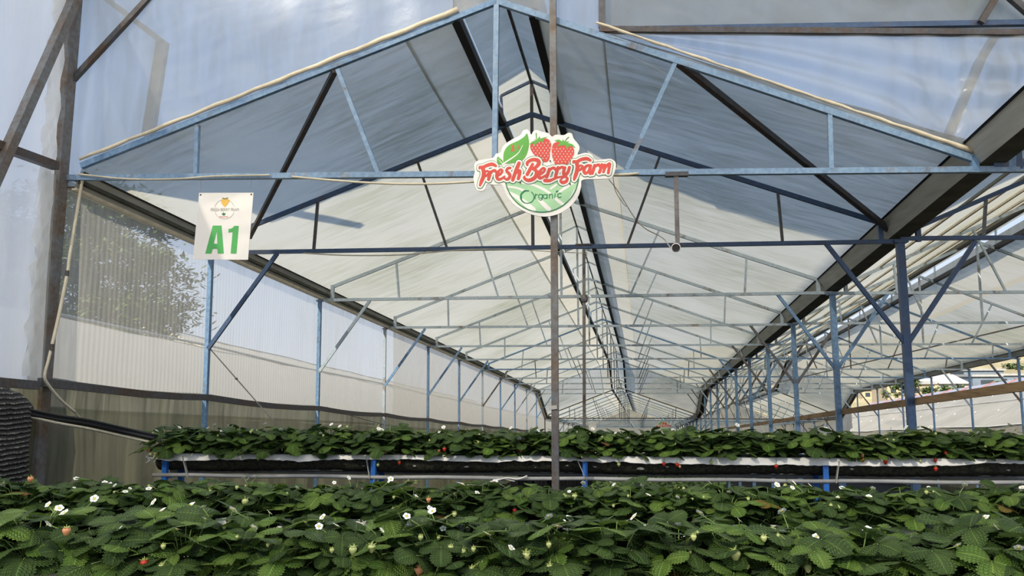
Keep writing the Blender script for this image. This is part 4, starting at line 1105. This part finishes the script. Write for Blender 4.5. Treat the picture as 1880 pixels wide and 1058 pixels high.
def plant_row(row, gap, l0, l1, group, where, refl, refname, sc0=1.0, offs=(.07, .20), seed=3):
    r = random.Random(seed); out = []
    for side, o in enumerate(offs):
        l = l0 + (gap / 2 if side else 0)
        while l < l1:
            p = row.P(l + r.uniform(-.02, .02), o + r.uniform(-.015, .015), -.012); out.append((l, side, p)); l += gap * r.uniform(.92, 1.08)
    for side in (0, 1):
        mine = sorted([x for x in out if x[1] == side], key=lambda x: x[0])
        left = [x for x in mine if x[0] < refl][::-1]; right = [x for x in mine if x[0] >= refl]
        for seq, wd in ((left, 'left'), (right, 'right')):
            for i, (l, sd, p) in enumerate(seq):
                lab = f'{ordinal(i)} strawberry plant to the {wd} of {refname}, {"front" if side == 0 else "back"} side of the {where}'
                out[out.index((l, sd, p))] = (l, sd, p, place_plant(p, r.uniform(0, 2 * PI), r.randrange(len(protos)), sc0 * r.uniform(.9, 1.1), lab, group))
    return out
lc_ = along(rear, 1018)
rp = plant_row(rear, .235, .06, rear.len - .05, 'strawberry plants in the rear trough', 'rear trough', lc_, 'the centre post', 1.16, offs=(.125, .225), seed=21)
mB = (at_z(940, 960, ZR) - rowB.a).dot(rowB.d); mA = (at_z(940, 1055, ZR) - rowA.a).dot(rowA.d)
pB = plant_row(rowB, .215, .05, rowB.len - .05, 'strawberry plants in the second row', 'second row', mB, 'the photo middle', .86, seed=22)
pA = plant_row(rowA, .20, .05, rowA.len - .05, 'strawberry plants in the nearest row', 'nearest row', mA, 'the photo middle', .98, seed=23)
# berries hanging over the rim: each belongs to the nearest plant of its row
bpy.context.view_layer.update()
def hang_berry(px, py, mat, r, plants, row, yc, out=.035):
    p = at_cross(px, py, yc) 
    l = (p - row.a).dot(row.d)
    best = min([x for x in plants if x[1] == 0], key=lambda x: abs(x[0] - l))[3]
    inv = best.matrix_world.inverted(); s = best.scale[0]
    c = inv @ p
    o = make_berry('hanging_strawberry', Vector((0, 0, 0)), r / s, mat, best); o.location = c
    o.rotation_euler = (random.uniform(-.15, .15), random.uniform(-.15, .15), random.uniform(0, 6))
    rim = inv @ row.P(l + .01, -.02, .012); top = c + Vector((0, 0, r / s)); mm = MB()
    mm.tube([Vector((0, 0, .02)), rim, rim.lerp(top, .5) + Vector((0, 0, .0)), top], .0014 / s, 5)
    mm.build('fruit_stalk', M['stem'], best, True, True)
yh = YR - .04
for px, py, mt, r in ((700, 827, 'berry', .016), (708, 829, 'blush', .014), (733, 850, 'berry', .015), (694, 854, 'unripe', .013), (816, 825, 'berry', .018), (890, 833, 'unripe', .014), (955, 826, 'berry', .016), (806, 829, 'berry', .013),
                      (1136, 853, 'unripe', .015), (1126, 838, 'unripe', .012), (1219, 852, 'berry', .016), (1243, 853, 'berry', .017), (1248, 857, 'blush', .012), (1306, 849, 'unripe', .016), (1330, 833, 'unripe', .013),
                      (1425, 856, 'berry', .018), (1583, 836, 'blush', .016), (1585, 845, 'berry', .015), (1624, 842, 'unripe', .020), (1626, 848, 'berry', .020), (1704, 830, 'berry', .018), (1736, 831, 'berry', .013), (1757, 831, 'blush', .017),
                      (1717, 845, 'berry', .016), (1718, 861, 'berry', .017), (1690, 846, 'unripe', .014), (474, 842, 'unripe', .015), (583, 835, 'berry', .014), (272, 826, 'blush', .017), (286, 833, 'unripe', .017), (277, 834, 'unripe', .015), (1320, 829, 'unripe', .012)):
    hang_berry(px, py, M[mt], r, rp, rear, yh)
def tuck_berry(px, py, mat, r, plants, row, o_):
    p0_ = at_cross(px, py, row.P(row.len / 2, o_, 0).y - SK * row.P(row.len / 2, o_, 0).x)
    l = (p0_ - row.a).dot(row.d); best = min(plants, key=lambda x: abs(x[0] - l) + abs(x[1] - (o_ > .1)) * .1)[3]
    inv = best.matrix_world.inverted(); s = best.scale[0]
    o = make_berry('strawberry', Vector((0, 0, 0)), r / s, mat, best); o.location = inv @ p0_
    mm = MB(); mm.tube([Vector((0, 0, .02)), (inv @ p0_) * .6 + Vector((0, 0, .04)), inv @ p0_ + Vector((0, 0, r / s))], .0014, 5); mm.build('fruit_stalk', M['stem'], best, True, True)
for px, py, mt, r in ((771, 1045, 'blush', .020), (885, 1048, 'unripe', .020), (122, 975, 'blush', .014), (1350, 1018, 'unripe', .018), (265, 1034, 'berry', .014), (967, 1020, 'unripe', .015), (648, 1010, 'unripe', .014), (1483, 1043, 'unripe', .013), (1861, 1048, 'unripe', .014), (683, 1006, 'unripe', .014)):
    tuck_berry(px, py, M[mt], r, pA, rowA, -.07)
for px, py, mt, r in ((945, 937, 'berry', .012), (1014, 926, 'berry', .014), (787, 918, 'blush', .013), (450, 921, 'unripe', .017), (56, 880, 'blush', .015), (1055, 912, 'unripe', .014), (1318, 948, 'unripe', .014)):
    tuck_berry(px, py, M[mt], r, pB, rowB, -.03)

# low green growth far down the bay, seen below the rear trough
g = MB(); r = random.Random(77)
for _ in range(3800):
    y = r.uniform(17, 36); x = r.uniform(-1.6, 2.6); z = ground_z(x, y) + r.uniform(.03, .42); sz = r.uniform(.05, .11); a = r.uniform(0, 2 * PI); tl = r.uniform(-.6, .6)
    dv = Vector((math.cos(a), math.sin(a), tl)) * sz; sd = Vector((-math.sin(a), math.cos(a), r.uniform(-.4, .4))) * sz * .5
    c = Vector((x, y, z)); g.quad([c - dv, c + sd, c + dv, c - sd])
tag(g.build('green_undergrowth', M['leafB']), 'low green crop far down the bay, seen under the rear trough', 'undergrowth', None, 'stuff')
# black pleated curtain low in the bay
rows = []
for j in range(6):
    rows.append([G(XL + .6 + 2.7 * i / 70, 7, 0).xy.to_3d() + Vector((0, .06 * math.sin(i * 1.9), ground_z(XL + .6 + 2.7 * i / 70, TY(7)) + 1.5 * j / 5)) for i in range(71)])
single(MB().grid(rows), 'shade_curtain', M['mat'], 'black pleated shade curtain low in the bay behind the rear trough', 'curtain', None, True)

# ------------------------------------------------------------------ outside
# neighbouring film houses
def film_house(name, label, xr, hr, xa, ha, xb, hb, n0, n1, group, endfilm=True, battens=True, film='nfilmleft'):
    G = lambda X, n, H: Vector((X, TY(n) + SK * X, EYE + H - SL * (TY(n) + SK * X)))
    root = thing(name, G(xr, n0, hr), label, 'greenhouse', group)
    cnt = int((n1 - n0) * 3)
    def side(x0, h0, x1, h1, nm):
        rows = []
        for i in range(cnt + 1):
            n = n0 + (n1 - n0) * i / cnt
            rows.append([G(x0 + (x1 - x0) * j / 8, n, h0 + (h1 - h0) * j / 8 + .25 * math.sin(PI * j / 8) * .3 + .02 * math.sin(n * 6 + j)) for j in range(9)])
        MB().grid(rows).build(nm, M[film], root, True)
    side(xa, ha, xr, hr, 'roof_film'); side(xr, hr, xb, hb, 'roof_film')
    b = MB()
    for x, h in ((xr, hr), (xa, ha), (xb, hb)):
        pts = [G(x, n0 + (n1 - n0) * i / 20, h + .04 + .03 * math.sin(i * 2.1)) for i in range(21)]
        b.tube(pts, .03, 6)
    b.build('ridge_pipe', M['galv'], root, True)
    for x, h in ((xa, ha), (xb, hb)):
        q = MB(); q.grid([[G(x, n0 + (n1 - n0) * i / 20, h), G(x, n0 + (n1 - n0) * i / 20, h - 2.6)] for i in range(21)]); q.build('side_film', M[film], root, True)
    if endfilm:
        q = MB(); q.quad([G(xa, n0, ha), G(xr, n0, hr + .02), G(xb, n0, hb), G(xb, n0, hb - 2.6), G(xa, n0, ha - 2.6)]); q.build('end_film', M[film], root)
        q = MB(); q.tube([G(xa, n0, ha), G(xr, n0, hr + .05), G(xb, n0, hb)], .04, 6); q.build('end_pipe', M['conduit'], root, True)
    if battens:
        q = MB()
        for i in range(int((n1 - n0) * 1.5)):
            n = n0 + .3 + i / 1.5
            for t in (.25, .6):
                x = xa + (xr - xa) * t; h = ha + (hr - ha) * t + .09
                q.beam(G(x, n, h), G(x + (xr - xa) * .03, n + .07, h + (hr - ha) * .03), .018, .012)
        q.build('highlight_dash', M['board'], root)  # white dashes stand in for small highlights on the film
        q = MB(); rr_ = [[G(xr + (xa - xr) * t, n0 + (n1 - n0) * i / 40, hr + (ha - hr) * t + .10) for t in (0, .07, .14)] for i in range(41)]
        q.grid(rr_).build('ridge_film', M['lavender'], root, True)
        for i in range(int((n1 - n0) * 1.2)):
            n = n0 + .4 + i / 1.2; q = MB(); q.beam(G(xr, n, hr + .15), G(xr + (xa - xr) * .14, n + .05, hr + (ha - hr) * .14 + .13), .035); q.build('stake', M['roofred'], root)
        q = MB(); q.tube([G(xr + (xa - xr) * .55, n0 + (n1 - n0) * i / 30, hr + (ha - hr) * .55 + .12) for i in range(31)], .02, 6); q.build('seam', M['galv'], root, True)
    return root
film_house('neighbour_greenhouse', 'pale film greenhouse roof just outside the left wall', -9.6, 1.95, -6.0, .25, -13.0, .3, -2, 26, 'neighbouring greenhouses', battens=False)
film_house('neighbour_greenhouse', 'peaked film greenhouse behind the first one, its gable showing past the A1 board post', -18.5, 4.1, -14, 2.4, -23, 2.2, 7.2, 26, 'neighbouring greenhouses', battens=False)
film_house('neighbour_greenhouse', 'broad beige film roof outside the open right side, below the houses', 16.6, 2.75, 12.0, .55, 21, .4, 1, 17, 'neighbouring greenhouses', endfilm=False, film='nfilm')

# tree behind the left wall
def tree(name, base, hgt, crown, label, seed, nclump=70, per=90, lsz=.11):
    r = random.Random(seed); base = vec(base)
    root = thing(name, base, label, 'tree', 'trees outside')
    b = MB(); top = base + Vector((.3, .2, hgt))
    b.tube(smooth_path([base, base + Vector((.1, 0, hgt * .35)), base + Vector((.35, .1, hgt * .7)), top]), [.20 - .17 * i / 18 for i in range(19)], 8)
    ends = []
    for i in range(nclump):
        a = r.uniform(0, 2 * PI); t = r.random() ** .5; e = r.uniform(-.65, 1)
        ends.append(base + Vector((crown[0] * t * math.cos(a) * math.sqrt(max(0.05, 1 - e * e * .8)), crown[1] * t * math.sin(a) * math.sqrt(max(.05, 1 - e * e * .8)), hgt * .72 + crown[2] * e)))
    for e in ends[:26]:
        s = base + Vector((.2, .05, hgt * r.uniform(.35, .75))); b.tube([s, s.lerp(e, .5) + Vector((0, 0, .15)), e], [.05, .03, .012], 5)
    b.build('trunk', M['bark'], root, True)
    f = MB()
    for e in ends:
        cr = r.uniform(.35, .75)
        for _ in range(per):
            o_ = Vector((r.gauss(0, 1), r.gauss(0, 1), r.gauss(0, .7))) * cr * .5; c = e + o_
            a = r.uniform(0, 2 * PI); dv = Vector((math.cos(a), math.sin(a), r.uniform(-.8, .4))) * lsz * r.uniform(.7, 1.3); sd = Vector((-math.sin(a), math.cos(a), r.uniform(-.5, .5))) * lsz * .38
            f.quad([c - dv, c + sd, c + dv, c - sd])
    f.build('foliage', M['treeleaf'], root)
    return root
tp = at_x(225, 470, -14.5)
tree('leafy_tree', (tp.x - 1.6, tp.y, -2.0), 8.0, (3.3, 3.0, 3.2), 'leafy tree seen through the clear film of the left wall', 5, 230, 170)

# hillside and houses beyond the open right side
rows = []
hy = [(30, -6), (60, -6), (95, -5.5), (130, -3), (170, 0), (230, 4), (330, 10), (430, 15)]
for d_, z in hy:
    rows.append([Vector((-220 + 50 * i, d_ + 4 * math.sin(i), (z if i >= 5 else -9 - d_ * .03) + 1.5 * math.sin(i * 1.3 + d_ * .05) + (.05 * max(0, (50 * i - 220)) if d_ > 200 else 0))) for i in range(14)])
rows.insert(0, [Vector((-220 + 50 * i, -60, -6)) for i in range(14)])
struct(MB().grid(rows), 'hillside', M['hill'], True)
def house(px, py, Y, wpx, hpx, label, wall, roofm, depth=7, rise=.45, win=3, flat=False):
    p = at_y(px, py, Y); m = Y / CF * 1.02; w = wpx * m; h = hpx * m
    root = thing('house', (p.x, p.y, p.z - h - 3), label, 'house', 'houses on the hillside')
    x0, x1, y0, y1, z0, z1 = p.x - w / 2, p.x + w / 2, p.y, p.y + depth, p.z - h - 3, p.z
    b = MB(); b.box(((x0 + x1) / 2, (y0 + y1) / 2, (z0 + z1) / 2), w, depth, z1 - z0); b.build('walls', wall, root)
    b = MB()
    if flat: b.box(((x0 + x1) / 2, (y0 + y1) / 2, z1 + .2), w * 1.08, depth * 1.1, .35)
    else:
        rz = z1 + rise * w * .5; xm = (x0 + x1) / 2; e = .05 * w
        for ya in (0,):
            b.prism([(x0 - e, y0 - .4, z1 - e * rise), (xm, y0 - .4, rz), (x1 + e, y0 - .4, z1 - e * rise)], (0, depth + .8, 0))
    b.build('roof', roofm, root)
    for i in range(win):
        xx = x0 + w * (i + .5) / win; b = MB(); b.box((xx, y0 - .03, z1 - h * .5), w / win * .45, .06, h * .4); b.build('window', M['pane'], root)
    return root
house(1672, 706, 105, 74, 20, 'low tan house with a long flat roof, beyond the open right side', M['house'], M['roofgrey'], flat=True, win=4)
house(1708, 702, 112, 26, 12, 'small white-gabled house left of the wide white-roofed house', M['house'], M['roofwhite'], rise=.8, win=1)
house(1698, 704, 136, 30, 14, 'red-roofed house behind the small white gable', M['house'], M['roofred'], rise=.4, win=2)
house(1748, 703, 118, 50, 16, 'wide house with a white gabled roof, middle of the hillside', M['roofgrey'], M['roofwhite'], rise=.55, win=2)
house(1812, 692, 140, 44, 18, 'blue-grey shed with a long white window band on the hillside', M['houseblue'], M['roofgrey'], flat=True, win=1)
house(1806, 681, 165, 60, 12, 'dark blue-grey hall higher up the hillside behind the shed', M['houseblue'], M['roofgrey'], flat=True, win=0)
house(1866, 690, 150, 56, 16, 'grey-green hall at the right edge of the photo', M['houseblue'], M['roofgrey'], flat=True, win=3)
house(1612, 716, 128, 50, 16, 'tan house at the left end of the hillside row', M['house'], M['roofwhite'], flat=True, win=3)
for i, (px, py, Y, hh) in enumerate(((1664, 702, 97, 3.0), (1733, 716, 96, 2.4), (1838, 706, 125, 3), (1690, 690, 150, 5), (1862, 668, 190, 4), (1716, 690, 170, 4))):
    p = at_y(px, py, Y)
    tree('round_bush', (p.x, p.y, p.z - hh), hh, (2.6, 2, 1.2), ['dark bush beside the tan house', 'round green bush in front of the wide white-roofed house', 'green bush before the grey-green hall', 'tall dark tree behind the red roof',
         'far tree high on the hillside at the right edge', 'far tree above the wide white roof'][i], 40 + i, 26, 40, .3)

# ------------------------------------------------------------------ light, sky, camera
w_ = D.worlds.new('World'); bpy.context.scene.world = w_; w_.use_nodes = True
nt = w_.node_tree; nt.nodes.clear(); wo = nt.nodes.new('ShaderNodeOutputWorld'); bg = nt.nodes.new('ShaderNodeBackground')
tcw = N(nt, 'ShaderNodeTexCoord'); sx = N(nt, 'ShaderNodeSeparateXYZ'); nt.links.new(tcw.outputs['Generated'], sx.inputs[0])
skc = ramp(nt, sx.outputs['Z'], [(0.0, (.62, .68, .78)), (.10, (.53, .61, .75)), (.35, (.32, .46, .71)), (1.0, (.17, .31, .60))])
nt.links.new(skc, bg.inputs[0]); bg.inputs['Strength'].default_value = 1.0
nt.links.new(bg.outputs[0], wo.inputs[0])
sl = D.lights.new('sun', 'SUN'); sl.energy = 7.0; sl.angle = math.radians(.53); sl.color = (1, .91, .76)
so = D.objects.new('sun', sl); COL.objects.link(so)
sd = Vector((.35, 1, -.83)).normalized(); so.rotation_euler = sd.to_track_quat('-Z', 'Y').to_euler(); so.location = (-3, -8, 12)
cd = D.cameras.new('camera'); cd.sensor_width = 36; cd.sensor_fit = 'HORIZONTAL'; cd.lens = CF / 1880 * 36; cd.clip_start = .05; cd.clip_end = 1500
co = D.objects.new('camera', cd); COL.objects.link(co)
mw = Matrix((RT, UP, -FW)).transposed().to_4x4(); mw.translation = Vector((0, 0, EYE)); co.matrix_world = mw
sc = bpy.context.scene; sc.camera = co
sc.view_settings.view_transform = 'Standard'; sc.view_settings.look = 'None'; sc.view_settings.gamma = 1; sc.view_settings.use_curve_mapping = False
sc.view_settings.exposure = 0.52
cy = sc.cycles
cy.max_bounces = 8; cy.diffuse_bounces = 4; cy.glossy_bounces = 3; cy.transmission_bounces = 6; cy.transparent_max_bounces = 32; cy.use_denoising = True; cy.sample_clamp_indirect = 6; cy.caustics_reflective = False; cy.caustics_refractive = False
print('ZR', ZR, 'rear', rear.a, rear.b, 'B', rowB.a, rowB.b, 'A', rowA.a, rowA.b, 'n', len(rp), len(pB), len(pA))
